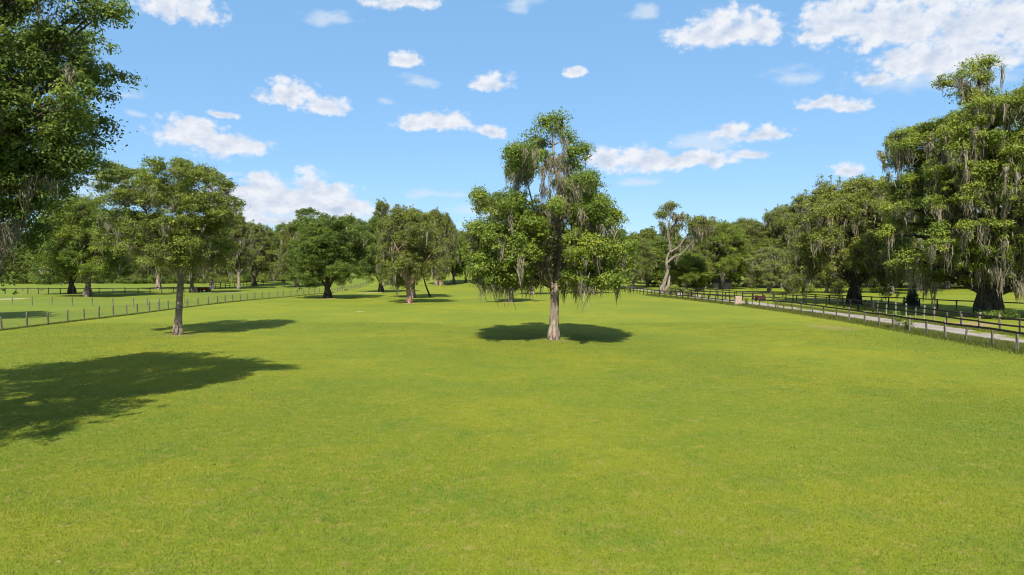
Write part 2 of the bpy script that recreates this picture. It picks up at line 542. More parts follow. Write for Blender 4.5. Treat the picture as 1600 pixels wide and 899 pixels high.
def foliage(C, Rc, k, leaf, rg, flat=0.62, tone_c=None, spray=0.1):
    """leaf quads round clump centres C (m,3) with radii Rc (m)"""
    m = len(C)
    cnt = np.maximum(8, (k * rg.uniform(0.55, 1.35, m) * (Rc / Rc.mean()) ** 2).astype(int))
    idx = np.repeat(np.arange(m), cnt)
    n = len(idx)
    d = unit(rg.normal(size=(n, 3)))
    flip = (d[:, 2] < 0) & (rg.uniform(0, 1, n) < 0.62)
    d[flip, 2] *= -1
    rad = 0.30 + 0.75 * rg.uniform(0, 1, n) ** 0.55
    out = rg.uniform(0, 1, n) < spray
    rad[out] *= rg.uniform(1.1, 1.55, out.sum())
    # lumpy clump: a few random bumps per clump
    bump = unit(rg.normal(size=(m, 3)))[idx]
    rad *= 1 + 0.28 * (np.sum(bump * d, -1))
    asp = np.stack([rg.uniform(0.75, 1.3, m), rg.uniform(0.75, 1.3, m), np.full(m, flat) * rg.uniform(0.7, 1.3, m)], -1)
    P = C[idx] + d * (rad * Rc[idx])[:, None] * asp[idx]
    N = unit(d * 0.8 + np.array([0, -0.08, 0.25]) + rg.normal(size=(n, 3)) * 0.52)
    t = unit(np.cross(N, rg.normal(size=(n, 3))))
    b = np.cross(N, t)
    s = leaf * rg.uniform(0.6, 1.35, n)
    w = s * rg.uniform(0.38, 0.6, n)
    t = t * (s * 0.5)[:, None]; b = b * (w * 0.5)[:, None]
    V = np.stack([P - t, P + b + t * 0.1, P + t, P - b + t * 0.1], 1).reshape(-1, 3)
    tc_ = rg.normal(0.42, 0.15, m) if tone_c is None else tone_c
    tone = np.clip(tc_[idx] + rg.normal(0, 0.15, n), 0, 1)
    return V, tone


def moss_strands(B, L, W_, rg, per=14, wk=1.0):
    """hanging bundles: B (m,3) tops, L lengths, W_ half widths"""
    m = len(B)
    cnt = np.maximum(4, (per * 2 * rg.uniform(0.4, 1.5, m)).astype(int))
    idx = np.repeat(np.arange(m), cnt)
    n = len(idx)
    off = rg.normal(size=(n, 3)) * W_[idx][:, None] * np.array([0.9, 0.9, 0.8])
    top = B[idx] + off
    ln = L[idx] * (0.15 + 0.85 * rg.uniform(0, 1, n) ** 2.0)
    w0 = rg.uniform(0.008, 0.028, n) * np.clip(L[idx] / 1.5, 0.6, 1.5) * wk
    ang = rg.uniform(0, np.pi, n)
    side = np.stack([np.cos(ang), np.sin(ang), np.zeros(n)], -1)
    conv = -off * np.array([0.75, 0.75, 0]) * (ln / np.maximum(L[idx], .01))[:, None]
    sway = rg.normal(size=(n, 3)) * np.array([0.10, 0.10, 0]) * np.clip(ln, .3, 1.5)[:, None]
    rows = []
    for q, wq in ((0, 0.7), (0.35, 1.0), (0.7, 0.65), (1.0, 0.08)):
        c = top + conv * q + sway * math.sin(q * 5) - np.array([0, 0, 1.0]) * (ln * q)[:, None]
        s = side * (w0 * wq)[:, None]
        rows.append((c - s, c + s))
    quads = [np.stack([rows[i][0], rows[i][1], rows[i + 1][1], rows[i + 1][0]], 1) for i in range(3)]
    V = np.concatenate(quads, 0).reshape(-1, 3)
    tone = np.clip(rg.normal(0.5, 0.22, n), 0, 1)
    return V, np.tile(tone, 3)


def build_tree(name, label, stems, lobes, seed, bark, leafm, clump=0.75, dens=1.0, k=130, leaf=0.17,
               moss=0.0, moss_len=1.2, moss_per=14, flat=0.86, limb_r=0.09, loc=(0, 0, 0), rz=0.0, group=None,
               extra_moss=None, spray=0.1, sides=9, open_=0.0, tone=0.42, bottom=0.3, moss_w=1.0, droop=.35, ragged=.35, limb_moss=0):
    """stems: lists of (x,y,z,r); lobes: (x,y,z,rx,ry,rz)"""
    rg = np.random.default_rng(seed)
    rnd = random.Random(seed)
    root = thing(name, label, 'tree', loc, rz, group)
    T = Tubes()
    nodes = []
    for st in stems:
        p = smooth_path(st, max(6, 4 * len(st)))
        T.add(p[:, :3], p[:, 3], sides, rnd, 0.07)
        nodes.append(p[1:])
    # root flare
    st0 = smooth_path(stems[0], 8)[0]
    for q in range(5):
        a = q * 1.257 + rnd.uniform(-.3, .3)
        r = st0[3]
        T.add([(st0[0] + math.cos(a) * r * .35, st0[1] + math.sin(a) * r * .35, r * 2.0),
               (st0[0] + math.cos(a) * r * .75, st0[1] + math.sin(a) * r * .75, r * .75),
               (st0[0] + math.cos(a) * r * .95, st0[1] + math.sin(a) * r * .95, -0.08)], [r * .42, r * .36, r * .16], 6)
    nodes = np.concatenate(nodes, 0)
    Cs, Rs, Ts = [], [], []
    for (x, y, z, rx, ry, rz_) in lobes:
        c = np.array((x, y, z))
        d = np.linalg.norm(nodes[:, :3] - c, axis=1)
        hd = np.hypot(nodes[:, 0] - x, nodes[:, 1] - y)
        cost = d + 2.5 * np.maximum(0, nodes[:, 2] - z + droop * hd)
        j = int(np.argmin(cost))
        p0, r0 = nodes[j, :3], nodes[j, 3]
        dist = np.linalg.norm(c - p0)
        r0 = min(r0 * 0.75, limb_r * (0.6 + 0.10 * dist))
        mid = (p0 + c) / 2 + np.array([rnd.uniform(-.08, .08) * dist, rnd.uniform(-.08, .08) * dist, 0.10 * dist])
        m2 = (p0 * 0.2 + c * 0.8) + np.array([rnd.uniform(-.06, .06) * dist, rnd.uniform(-.06, .06) * dist, 0.05 * dist])
        lp = smooth_path([(*p0, r0), (*mid, r0 * .75), (*m2, r0 * .5), (*c, r0 * .25)], 8)
        T.add(lp[:, :3], lp[:, 3], 6, rnd, 0.08)
        area = 4 * math.pi * (rx * ry + ry * rz_ + rx * rz_) / 3
        n = max(3, int(dens * area / (clump * clump * 2.6)))
        dd = unit(rg.normal(size=(n, 3)))
        fl = (dd[:, 2] < 0) & (rg.uniform(0, 1, n) > bottom)
        dd[fl, 2] *= -1
        rr = 0.35 + 0.68 * rg.uniform(0, 1, n) ** 0.45
        if open_:
            hole = unit(rg.normal(size=(1, 3)))
            kk = (dd @ hole[0]) < (1 - open_)
            dd, rr = dd[kk], rr[kk]
        cc = c + dd * rr[:, None] * np.array([rx, ry, rz_])
        ns = max(2, int(len(cc) * ragged))
        ds = unit(rg.normal(size=(ns, 3)) + np.array([0, 0, .5]))
        cs = c + ds * rg.uniform(1.05, 1.45, ns)[:, None] * np.array([rx, ry, rz_])
        cc = np.vstack([cc, cs])
        Cs.append(cc)
        Rs.append(clump * np.concatenate([rg.uniform(0.55, 1.25, len(cc) - ns), rg.uniform(0.28, 0.6, ns)]))
        Ts.append(rg.normal(tone, 0.14, len(cc)) + rg.normal(0, 0.05))
        for q in cc:
            a = lp[rnd.randint(3, 8)]
            m_ = (a[:3] + q) / 2 + np.array([rnd.uniform(-.15, .15), rnd.uniform(-.15, .15), rnd.uniform(0, .2)]) * clump
            T.add([a[:3], m_, q], [max(0.014, a[3] * .55), max(0.011, a[3] * .35), 0.007], 3, cap=False)
    C, Rc, Tn = np.concatenate(Cs), np.concatenate(Rs), np.concatenate(Ts)
    link('trunk', T.mesh(name + '_trunk', bark), root)
    V, tone_ = foliage(C, Rc, k, leaf, rg, flat, Tn, spray)
    link('crown', fast_mesh(name + '_crown', V, 4, leafm, {'tone': tone_}), root)
    if moss > 0 or extra_moss:
        sel = rg.uniform(0, 1, len(C)) < moss
        B = C[sel] - np.array([0, 0, 1.0]) * (Rc[sel] * 0.25)[:, None]
        Lm = moss_len * np.minimum(rg.lognormal(-0.25, 0.6, len(B)), 1.9)
        Wm = Rc[sel] * rg.uniform(0.25, 0.7, len(B))
        if limb_moss:
            nn = nodes[(nodes[:, 2] > .28 * nodes[:, 2].max())]
            jn = nn[rg.integers(0, len(nn), limb_moss)]
            B = np.vstack([B, jn[:, :3] - np.array([0, .8, 0]) * jn[:, 3:4] + rg.normal(size=(limb_moss, 3)) * .15])
            Lm = np.concatenate([Lm, moss_len * rg.uniform(.3, 1.3, limb_moss)]); Wm = np.concatenate([Wm, rg.uniform(.15, .4, limb_moss)])
        if extra_moss:
            E = np.array(extra_moss, float)
            B = np.vstack([B, E[:, :3]]); Lm = np.concatenate([Lm, E[:, 3]]); Wm = np.concatenate([Wm, E[:, 4]])
        zmin = 0.3
        Lm = np.minimum(Lm, np.maximum(0.3, B[:, 2] - zmin))
        Vm, tm = moss_strands(B, Lm, Wm, rg, moss_per, moss_w)
        link('hanging_moss', fast_mesh(name + '_moss', Vm, 4, MOSS, {'tone': tm}), root)['kind'] = 'stuff'
    return root


def px_lobes(bx, by, D, items, depth, seed, fill=1, inset=.3):
    """lobes given by their place in the picture (x, y, rx, ry), spread through the depth of a round crown"""
    rnd = random.Random(seed)
    s = D / FPX
    xs_ = [(q[0] - bx) * s for q in items]
    xc, xr = (min(xs_) + max(xs_)) / 2, (max(xs_) - min(xs_)) / 2 + 0.5
    out = []
    for q in items:
        x, z, rx, rz_ = (q[0] - bx) * s, (by - q[1]) * s, max(q[2] * s - inset, .4), max(q[3] * s - inset, .3)
        span = depth * math.sqrt(max(0.05, 1 - ((x - xc) / (xr * 1.15)) ** 2))
        if len(q) > 4:
            out.append((x, q[4], z, rx, (rx + rz_) / 2, rz_))
            continue
        ry = max(0.55 * (rx + rz_), span * 0.42)
        for f in ((-0.55, 0.55) if fill else (0,)):
            y = span * (f + rnd.uniform(-.15, .15))
            k = 1.0 + y / D
            out.append((x, y, z, rx * rnd.uniform(.88, 1.02), ry, rz_ * rnd.uniform(.88, 1.02)))
    return out


def px_pts(bx, by, D, pts):
    s = D / FPX
    return [((p[0] - bx) * s, p[3] if len(p) > 3 else 0.0, (by - p[1]) * s, p[2]) for p in pts]


# --- the lone oak in the middle of the pasture
b = at(865, 531); D = b.y
lob = px_lobes(865, 531, D, [
    (866, 190, 14, 10, .2), (850, 198, 14, 9, -.5), (872, 206, 16, 12, .7), (838, 220, 18, 12, -.6), (852, 226, 16, 14, 1.0), (884, 224, 14, 16, .2), (896, 246, 12, 18, -.5), (826, 242, 20, 14, .6), (850, 250, 16, 12, -.8), (880, 252, 16, 14, .9), (816, 262, 26, 18), (868, 262, 26, 14, .5), (900, 268, 12, 16, 0),
    (800, 250, 20, 16, -.5), (884, 288, 22, 16, .6), (906, 240, 14, 18, .3), (865, 405, 26, 26, 2.6), (868, 365, 24, 24, 2.4), (872, 435, 30, 16, 2.8), (842, 325, 22, 20, 2), (890, 320, 24, 20, 2), (845, 425, 24, 18, 3.2), (890, 425, 24, 18, 3.2),
    (975, 405, 20, 22, 0), (795, 335, 34, 26), (752, 318, 12, 14), (822, 372, 38, 34), (775, 380, 32, 30), (750, 372, 16, 24), (800, 420, 34, 26), (757, 420, 20, 24),
    (740, 400, 12, 18), (905, 300, 24, 20), (915, 340, 28, 28), (945, 352, 18, 18), (900, 395, 28, 26), (935, 405, 30, 28), (962, 392, 22, 24), (965, 425, 18, 18),
    (895, 436, 28, 14), (860, 335, 14, 12), (775, 438, 30, 14), (815, 446, 32, 12, 2.5), (845, 440, 22, 14, 3.0), (935, 440, 30, 14), (905, 446, 26, 12, 2.5), (790, 432, 30, 18, -3.6), (920, 425, 28, 16, -3.6), (820, 400, 28, 20, -4.2), (900, 385, 20, 18, -4)], 6.2, 1, inset=.22)
stems = [px_pts(865, 531, D, [(865, 534, .46), (865, 522, .36), (866, 490, .33), (867, 455, .31), (873, 420, .23), (876, 385, .2), (870, 340, .17), (872, 300, .13), (866, 255, .1), (862, 205, .05)]),
         px_pts(865, 531, D, [(866, 465, .26), (861, 440, .2), (855, 405, .17, -.3), (848, 370, .12, -.8), (835, 335, .08, -1.0)]),
         px_pts(865, 531, D, [(870, 440, .2), (885, 400, .13, .5), (905, 365, .1, .8), (925, 340, .06, .8)])]
sc_ = D / FPX
em = []
rnd = random.Random(4)
for (px, py, L, n, y0) in [(877, 318, 2.4, 9, -1.8), (862, 345, 1.8, 4, -1.5), (872, 280, 1.8, 5, -1.3), (850, 385, 1.8, 3, -1.5), (800, 425, 2.6, 6, -2.4), (822, 418, 2.6, 7, -2.2), (842, 410, 2.4, 6, -1.6), (775, 435, 2.0, 5, -2),
                           (800, 285, 1.8, 4, -1), (820, 280, 1.8, 5, -1), (850, 270, 1.6, 7, -1.3), (895, 440, 1.9, 3, -2), (920, 440, 1.8, 3, -1), (960, 440, 1.7, 3, 0), (855, 300, 1.6, 4, -.6),
                           (885, 262, 1.4, 3, -.8), (810, 300, 1.4, 3, -1), (775, 330, 1.3, 3, -1), (865, 250, 1.4, 4, -1.2), (880, 240, 1.3, 2, -.9)]:
    for q in range(n):
        em.append(((px - 865 + rnd.uniform(-9, 9)) * sc_, y0 + rnd.uniform(-.6, .6), (531 - py + rnd.uniform(-5, 8)) * sc_, L * rnd.uniform(.6, 1.1), .16))
build_tree('oak_tree', 'tall lone oak with pale forked trunk and long grey moss standing alone mid pasture', stems, lob, 101, BARK_PALE, LEAF,
           clump=.62, dens=1.35, k=145, leaf=.16, moss=.28, moss_len=1.1, loc=b, extra_moss=em, open_=.06, bottom=.5, droop=.05, moss_w=1.2, limb_moss=36, ragged=.5)

# --- the smaller oak at left
b = at(278, 523); D = b.y
lob = px_lobes(278, 523, D, [
    (285, 272, 30, 20), (200, 275, 22, 18), (222, 290, 24, 20), (272, 298, 26, 20), (325, 285, 26, 18), (348, 318, 16, 20), (195, 308, 22, 18),
    (240, 322, 34, 22), (290, 320, 36, 26), (330, 335, 24, 22), (205, 345, 24, 18), (255, 362, 36, 22), (305, 362, 34, 24), (186, 368, 16, 16),
    (280, 395, 28, 18), (325, 388, 22, 18), (240, 395, 22, 16), (190, 385, 18, 18), (310, 268, 14, 10), (355, 340, 12, 14), (270, 415, 22, 12), (310, 410, 18, 12)], 4.8, 2, inset=.2)
stems = [px_pts(278, 523, D, [(278, 526, .40), (278, 514, .31), (280, 485, .26), (282, 455, .23), (284, 430, .23), (284, 395, .2), (283, 350, .15), (286, 285, .06)]),
         px_pts(278, 523, D, [(284, 430, .2), (270, 395, .14, -.4), (245, 350, .1, -.6), (225, 305, .05, -.5)]),
         px_pts(278, 523, D, [(284, 415, .18), (305, 380, .13, .4), (325, 335, .08, .5), (330, 295, .05, .5)])]
build_tree('oak_tree', 'slim moss flecked oak with grey leaning trunk between wire fence and pasture shade', stems, lob, 102, BARK, LEAF_MIX,
           clump=.54, dens=.82, k=115, leaf=.15, bottom=.5, droop=.1, ragged=.5, limb_moss=14, moss=.22, moss_len=.9, loc=b, open_=.12)

# --- the big oak whose boughs hang into the picture at left
b = Vector((-19.5, 22.0, 0)); b.z = float(terr(b.x, b.y))
lob = px_lobes(-118, 664, 22, [(150, 12, 48, 22, .3), (195, 22, 18, 16, .2), (60, 15, 70, 34, -.5), (20, -30, 80, 40, .5), (120, -40, 60, 30, 0), (85, 62, 50, 26, .4), (30, 85, 60, 40, -.8), (55, 125, 60, 30, .5), (118, 128, 42, 26, .2),
                            (35, 165, 60, 34, -.8), (95, 180, 54, 28, .6), (148, 150, 20, 16, .3), (138, 215, 38, 28, .2), (60, 220, 64, 36, -.6), (152, 250, 24, 18, .4), (92, 262, 54, 28, .1), (20, 270, 60, 40, -.6),
                            (80, 300, 36, 20, -.4), (35, 335, 50, 32, .4), (0, 320, 60, 40, -1), (5, 395, 36, 34, .2), (-60, 380, 60, 40, .5), (70, 180, 60, 40, 2.6), (30, 250, 70, 40, 3), (100, 100, 60, 34, 2.6), (60, 40, 70, 40, 3),
                            (80, 160, 50, 34, -3), (20, 230, 60, 36, -3.2), (40, 90, 70, 36, -3.4), (100, 235, 46, 30, .5), (125, 275, 30, 20, .3), (70, 285, 50, 30, .8), (105, 310, 28, 18, 0), (60, 330, 44, 26, -.3), (40, 305, 50, 34, 1.6), (20, 360, 44, 34, 1), (10, 420, 26, 24, .6), (150, 170, 30, 22, -.5), (175, 10, 34, 18, .6), (120, 85, 34, 22, 1)], 3, 9, inset=.08)
lob += [(-2.5, 2, 15.2, 3, 3, 1.6), (-4.5, -1, 13, 3, 3, 1.8), (-1.5, -3.5, 13, 2.8, 2.4, 1.5), (-2, 4, 12, 3, 2.6, 1.5), (-5, 2.5, 10, 2.6, 2.6, 1.4), (-3, -3.5, 9.5, 2.6, 2.4, 1.2), (0, 4.5, 10, 2.6, 2.4, 1.4), (3, -8, 8, 2, 2, 1.2), (1, -9.5, 7.6, 2.2, 2, 1.1), (0, -6.5, 9, 2.6, 2, 1.3), (-3, -8, 9, 2.6, 2.4, 1.3), (3.0, -5.6, 8.4, 2, 1.8, 1.1), (1.4, -3.6, 10.5, 2.4, 2, 1.2), (0.4, 1.5, 8.5, 2.2, 2.2, 1.2), (1.5, 2.8, 12.4, 2.4, 2.2, 1.2)]
stems = [[(0, 0, -.1, .75), (.05, 0, .8, .55), (.1, 0, 3, .48), (.2, 0, 5, .42), (.5, .1, 8, .33), (.7, .2, 11, .24), (.9, .5, 15, .1)],
         [(.1, 0, 4.6, .32), (1.4, -.1, 6.6, .22), (2.6, .1, 8.4, .15), (3.6, .2, 10.2, .1), (4.4, .3, 12, .06)],
         [(.5, .1, 8, .25), (1.8, 0, 11.2, .18), (3.4, .2, 13.2, .11), (5.2, .3, 14.3, .05)],
         [(.2, 0, 5, .3), (-1.6, .8, 8.5, .2), (-3, 1.6, 12, .12), (-2.8, 2, 15, .05)],
         [(.3, 0, 6, .26), (-.6, -2, 8.6, .16), (-1.4, -3.2, 11.5, .08)]]
em = []
rnd = random.Random(6)
for (x, y, z, L, n) in [(3.5, -.8, 6.3, 1.5, 5), (4.1, -.8, 7.6, 1.3, 5), (3.2, -.5, 6.0, 1.5, 5), (3.9, -.6, 6.4, 1.0, 4), (3.6, -1.2, 9.6, 1.2, 4), (4.9, -.7, 7.9, .9, 4)]:
    for q in range(n):
        em.append((x + rnd.uniform(-.35, .35), y + rnd.uniform(-.4, .4), z + rnd.uniform(-.2, .3), L * rnd.uniform(.55, 1.1), .13))
build_tree('oak_tree', 'big dark mossy oak whose leafy boughs hang in from the edge over the shaded grass', stems, lob, 103, BARK_DARK, LEAF_DARK,
           clump=.48, dens=1.0, k=105, leaf=.125, moss=.04, moss_len=.8, loc=b, extra_moss=em, moss_per=16, spray=.16, flat=.9, limb_r=.07, tone=.42, bottom=.5, ragged=.45)

# --- the huge moss-hung oak at right
b = at(1545, 495); D = b.y
lob = px_lobes(1545, 495, D, [
    (1480, 128, 26, 12, -1), (1466, 138, 16, 10, -.5), (1512, 112, 22, 10, 0), (1546, 104, 24, 10, .5), (1532, 128, 16, 12, 0), (1508, 155, 26, 16, 0), (1545, 150, 18, 14, .4),
    (1475, 195, 32, 14), (1520, 185, 36, 16), (1565, 170, 34, 18), (1605, 165, 26, 20), (1440, 225, 26, 14), (1470, 238, 40, 18), (1520, 240, 40, 18), (1570, 225, 40, 22), (1625, 220, 40, 26),
    (1448, 280, 30, 18), (1480, 285, 40, 18), (1535, 290, 40, 20), (1590, 285, 44, 22), (1650, 280, 40, 30), (1436, 325, 28, 16), (1650, 350, 40, 24), (1610, 345, 40, 20), (1690, 320, 34, 30), (1680, 400, 34, 24), (1455, 215, 24, 18), (1500, 262, 26, 16), (1555, 262, 26, 16), (1450, 305, 24, 18), (1510, 320, 28, 18), (1565, 312, 26, 18)], 11.5, 3, inset=.35)
lob += px_lobes(1545, 495, D, [(1470, 362, 34, 12, -6.5), (1515, 372, 36, 14, -7.0), (1555, 392, 34, 14, -6.5), (1425, 385, 22, 14, -5.0), (1595, 405, 30, 14, -6.0), (1450, 345, 30, 14, 5), (1500, 350, 40, 14, 5.5), (1560, 350, 40, 16, 6),
                                (1580, 330, 40, 18, -6), (1470, 310, 34, 14, -7), (1530, 262, 34, 14, -7.5), (1440, 255, 26, 12, -6), (1590, 250, 34, 16, -7), (1500, 210, 32, 12, -6), (1545, 425, 32, 14, -5.5), (1585, 435, 30, 14, -5), (1510, 420, 30, 12, -4.5), (1630, 430, 34, 20, -4), (1640, 395, 34, 20, -6), (1600, 300, 34, 16, -8), (1560, 310, 30, 14, -8), (1490, 415, 34, 14, 5), (1460, 400, 34, 16, 6), (1440, 415, 26, 14, 4), (1415, 365, 24, 16, 3), (1540, 420, 40, 16, 6), (1600, 410, 40, 18, 6), (1470, 430, 30, 12, 2), (1500, 335, 34, 18, -6), (1450, 330, 30, 18, -3), (1530, 345, 30, 16, -8), (1480, 260, 34, 18, 2), (1540, 215, 34, 18, 3), (1600, 210, 34, 20, 2), (1440, 372, 30, 18, -4.5), (1475, 385, 36, 20, -5), (1515, 395, 34, 18, -6), (1450, 405, 30, 20, -3), (1490, 420, 34, 20, -3.5), (1530, 420, 28, 16, -5), (1420, 410, 22, 18, -1), (1460, 435, 26, 14, 1), (1510, 440, 24, 12, -2), (1570, 440, 30, 12, -3), (1620, 440, 30, 16, -2), (1580, 370, 40, 18, -7), (1625, 385, 34, 18, -6.5)], 8, 4)
stems = [px_pts(1545, 495, D, [(1545, 500, 1.35), (1545, 482, 1.12), (1546, 455, 1.0), (1550, 420, .9), (1552, 370, .75), (1540, 320, .6), (1528, 260, .4), (1522, 200, .25), (1520, 140, .14), (1540, 106, .05)]),
         px_pts(1545, 495, D, [(1553, 385, .75), (1535, 345, .55, -1.5), (1505, 310, .4, -3), (1470, 280, .25, -3.5), (1435, 255, .1, -3)]),
         px_pts(1545, 495, D, [(1550, 420, .7), (1580, 370, .5, 1), (1615, 320, .34, 1.5), (1640, 250, .15, 1)]),
         px_pts(1545, 495, D, [(1549, 420, .4), (1530, 392, .24, -3), (1500, 375, .15, -5.5), (1470, 366, .07, -6.5)]),
         px_pts(1545, 495, D, [(1549, 415, .4), (1575, 398, .24, -3), (1600, 396, .1, -5.5)]),
         px_pts(1545, 495, D, [(1520, 160, .14), (1500, 140, .1, -.4), (1480, 128, .05, -.9)])]
em = []
rnd = random.Random(8)
for q in range(22):
    px, py = rnd.uniform(1490, 1650), rnd.uniform(405, 450)
    em.append(((px - 1545) * D / FPX, -5.5 + rnd.uniform(-1.5, 1.5), (495 - py) * D / FPX, rnd.uniform(1.0, 2.2), .3))
for q in range(0):
    px, py, y0 = rnd.uniform(1400, 1680), rnd.uniform(205, 440), rnd.choice((-7, -5, -3, 0))
    em.append(((px - 1545) * D / FPX, y0 + rnd.uniform(-1, 1), (495 - py) * D / FPX, rnd.uniform(1.2, 3.6), .28))
build_tree('live_oak', 'huge spreading oak draped in grey moss with massive dark trunk beside the gravel lane', stems, lob, 104, BARK_DARK, LEAF,
           clump=.82, dens=.92, k=150, leaf=.22, bottom=.4, moss=.5, moss_len=1.9, limb_moss=90, loc=b, extra_moss=em, moss_per=16, limb_r=.16, flat=.85, open_=.16, ragged=.5, tone=.58, moss_w=1.5)

# --- crooked half-bare tree on the right fence line
b = at(1036, 458); D = b.y
lob = px_lobes(1036, 458, D, [(1048, 326, 16, 9, 0), (1033, 340, 12, 8, -.5), (1030, 354, 9, 7, -1), (1063, 343, 15, 10, .5), (1057, 360, 11, 10, 1), (1078, 358, 15, 12, -.5), (1097, 350, 14, 11, -.5), (1100, 368, 12, 11, .5), (1042, 362, 12, 8, 1.5), (1074, 380, 12, 9, 1.5), (1088, 345, 10, 8, 0)], 3, 5)
stems = [px_pts(1036, 458, D, [(1035, 461, .8), (1036, 450, .50), (1039, 438, .40), (1043, 425, .33), (1041, 412, .28), (1043, 400, .24), (1048, 388, .17), (1043, 368, .14), (1046, 345, .10), (1047, 322, .07)]),
         px_pts(1036, 458, D, [(1041, 412, .28), (1054, 401, .2), (1064, 397, .14), (1080, 380, .07)]),
         px_pts(1036, 458, D, [(1047, 394, .24), (1060, 386, .17), (1070, 372, .12), (1094, 350, .05)]),
         px_pts(1036, 458, D, [(1038, 456, .42), (1044, 447, .34), (1047, 438, .26, 1), (1049, 431, .12, 1.4)])]
build_tree('snag_tree', 'crooked half bare tree with pale twisted limbs rising behind the right fence', stems, lob, 105, BARK_SNAG, LEAF_OLIVE,
           clump=.8, dens=1.2, k=80, leaf=.24, moss=.75, moss_len=1.6, loc=b, ragged=.5, limb_moss=16, moss_per=12, limb_r=.12, moss_w=2.2)


# --- crowns without a close-up: grown from an envelope
def envelope(H, hb, Rr, n, seed, kind='round', lump=.33):
    rnd = random.Random(seed)
    out = []
    for i in range(n):
        t = (i + .5) / n
        z = hb + (H - hb) * (0.10 + 0.84 * min(1, max(0, t + rnd.uniform(-.06, .06))))
        if kind == 'round':
            r = Rr * math.sqrt(max(0.04, 1 - ((t - .35) / .72) ** 2))
        elif kind == 'tall':
            r = Rr * (1 - 0.6 * t) * (0.8 + .3 * math.sin(t * 9 + seed))
        else:                                            # spreading dome
            r = Rr * math.sqrt(max(0.04, 1 - (t * .98) ** 2.2))
        a = i * 2.39996 + rnd.uniform(-.4, .4)
        q = rnd.uniform(.48, .92)
        lr = max(.24 * Rr, lump * Rr * rnd.uniform(.75, 1.2) * (1 - .25 * t))
        lz = min(lr * rnd.uniform(.75, 1.25), (H - hb) * .26)
        out.append((math.cos(a) * r * q, math.sin(a) * r * q, min(z, H - lz * .9), lr, lr, lz))
    out.append((rnd.uniform(-.1, .1) * Rr, 0, H - .16 * (H - hb), .3 * Rr, .3 * Rr, .16 * (H - hb)))
    out.append((0, 0, hb + .5 * (H - hb), .55 * Rr, .55 * Rr, .3 * (H - hb)))
    return out


def auto_stems(H, hb, r, seed, lean=0.0):
    rnd = random.Random(seed)
    s = [(0, 0, -.15, r * 1.45), (lean * .2, 0, .5, r * 1.05), (lean * .6, rnd.uniform(-.1, .1), hb * .6, r * .92), (lean, rnd.uniform(-.2, .2), hb, r * .85),
         (lean + rnd.uniform(-.6, .6), rnd.uniform(-.5, .5), hb + (H - hb) * .4, r * .55), (lean + rnd.uniform(-.8, .8), rnd.uniform(-.5, .5), H * .9, r * .12)]
    out = [s]
    for q in range(3):
        a = q * 2.1 + rnd.uniform(0, 1)
        k = (H - hb) * .45
        out.append([(lean * .8, 0, hb * .85, r * .6), (lean + math.cos(a) * k * .4, math.sin(a) * k * .4, hb + k * .5, r * .42), (lean + math.cos(a) * k * .8, math.sin(a) * k * .8, hb + k, r * .15)])
    return out


used_proto = {}
PROTO = {
    # kind: H, hb, R, lobes, envelope, trunk r, bark, leaf material, moss, clump, leaf, k, open, tone
    'dark':   (16, 2.4, 7.4, 24, 'round', .50, BARK_DARK, LEAF_DARK, .05, .85, .24, 110, .0, .42),
    'green':  (16, 2.4, 7.0, 24, 'round', .46, BARK, LEAF, .14, .8, .23, 110, .04, .42),
    'olive':  (17, 2.6, 7.2, 24, 'dome', .46, BARK, LEAF_OLIVE, .32, .8, .23, 105, .05, .44),
    'mossy':  (17, 3.0, 6.0, 20, 'tall', .42, BARK_PALE, LEAF_OLIVE, .50, .75, .23, 95, .10, .42),
    'red':    (16, 3.0, 6.0, 20, 'round', .40, BARK_RED, LEAF_OLIVE, .40, .75, .23, 100, .06, .46),
    'pale':   (15, 1.2, 6.4, 22, 'dome', .40, BARK_PALE, LEAF_PALE, .65, .75, .23, 95, .08, .5),
    'spread': (18, 2.6, 9.4, 34, 'dome', .80, BARK_DARK, LEAF_OLIVE, .55, .9, .25, 120, .10, .62),
    'tallm':  (21, 5.0, 4.6, 16, 'tall', .36, BARK_PALE, LEAF_OLIVE, .65, .7, .23, 85, .15, .40),
    'far':    (20, 0.6, 8.2, 20, 'dome', .45, BARK_DARK, LEAF_OLIVE, .12, 1.15, .42, 75, .0, .40),
    'fard':   (20, 0.6, 8.0, 20, 'round', .45, BARK_DARK, LEAF_DARK, .05, 1.15, .42, 75, .0, .48),
}


def tree(kind, px, py, top, hw, label, group=None, name='oak_tree', rz=None, pos=None, var=0):
    """a tree with its foot at a pixel, as tall and wide as it shows there; the first of a kind is grown, the next are copies"""
    H, hb, Rr, n, env, tr, bark, lm, moss, cl, lf, k, op, tn = PROTO[kind]
    b = pos if pos is not None else at(px, py)
    s = b.y / FPX
    Hw, Rw = (py - top) * s, hw * s
    key = (kind, var)
    rnd = random.Random(int(px * 7 + py))
    if rz is None: rz = rnd.uniform(0, 6.28)
    if key not in used_proto:
        seed = 200 + len(used_proto) * 7
        root = build_tree(name, label, auto_stems(H, hb, tr, seed), envelope(H, hb, Rr, n, seed, env), seed, bark, lm, clump=cl, dens=1.0, k=k, leaf=lf,
                          moss=moss, moss_len=1.5, moss_per=10, loc=b, rz=rz, group=group, open_=op, tone=tn, sides=8, limb_r=.11, bottom=.5, moss_w=2.0, droop=.2)
        used_proto[key] = root
    else:
        root = dup(used_proto[key], b, rz, label, group)
        root.name = name
    root.scale = (Rw / Rr, Rw / Rr, Hw / H)
    return root


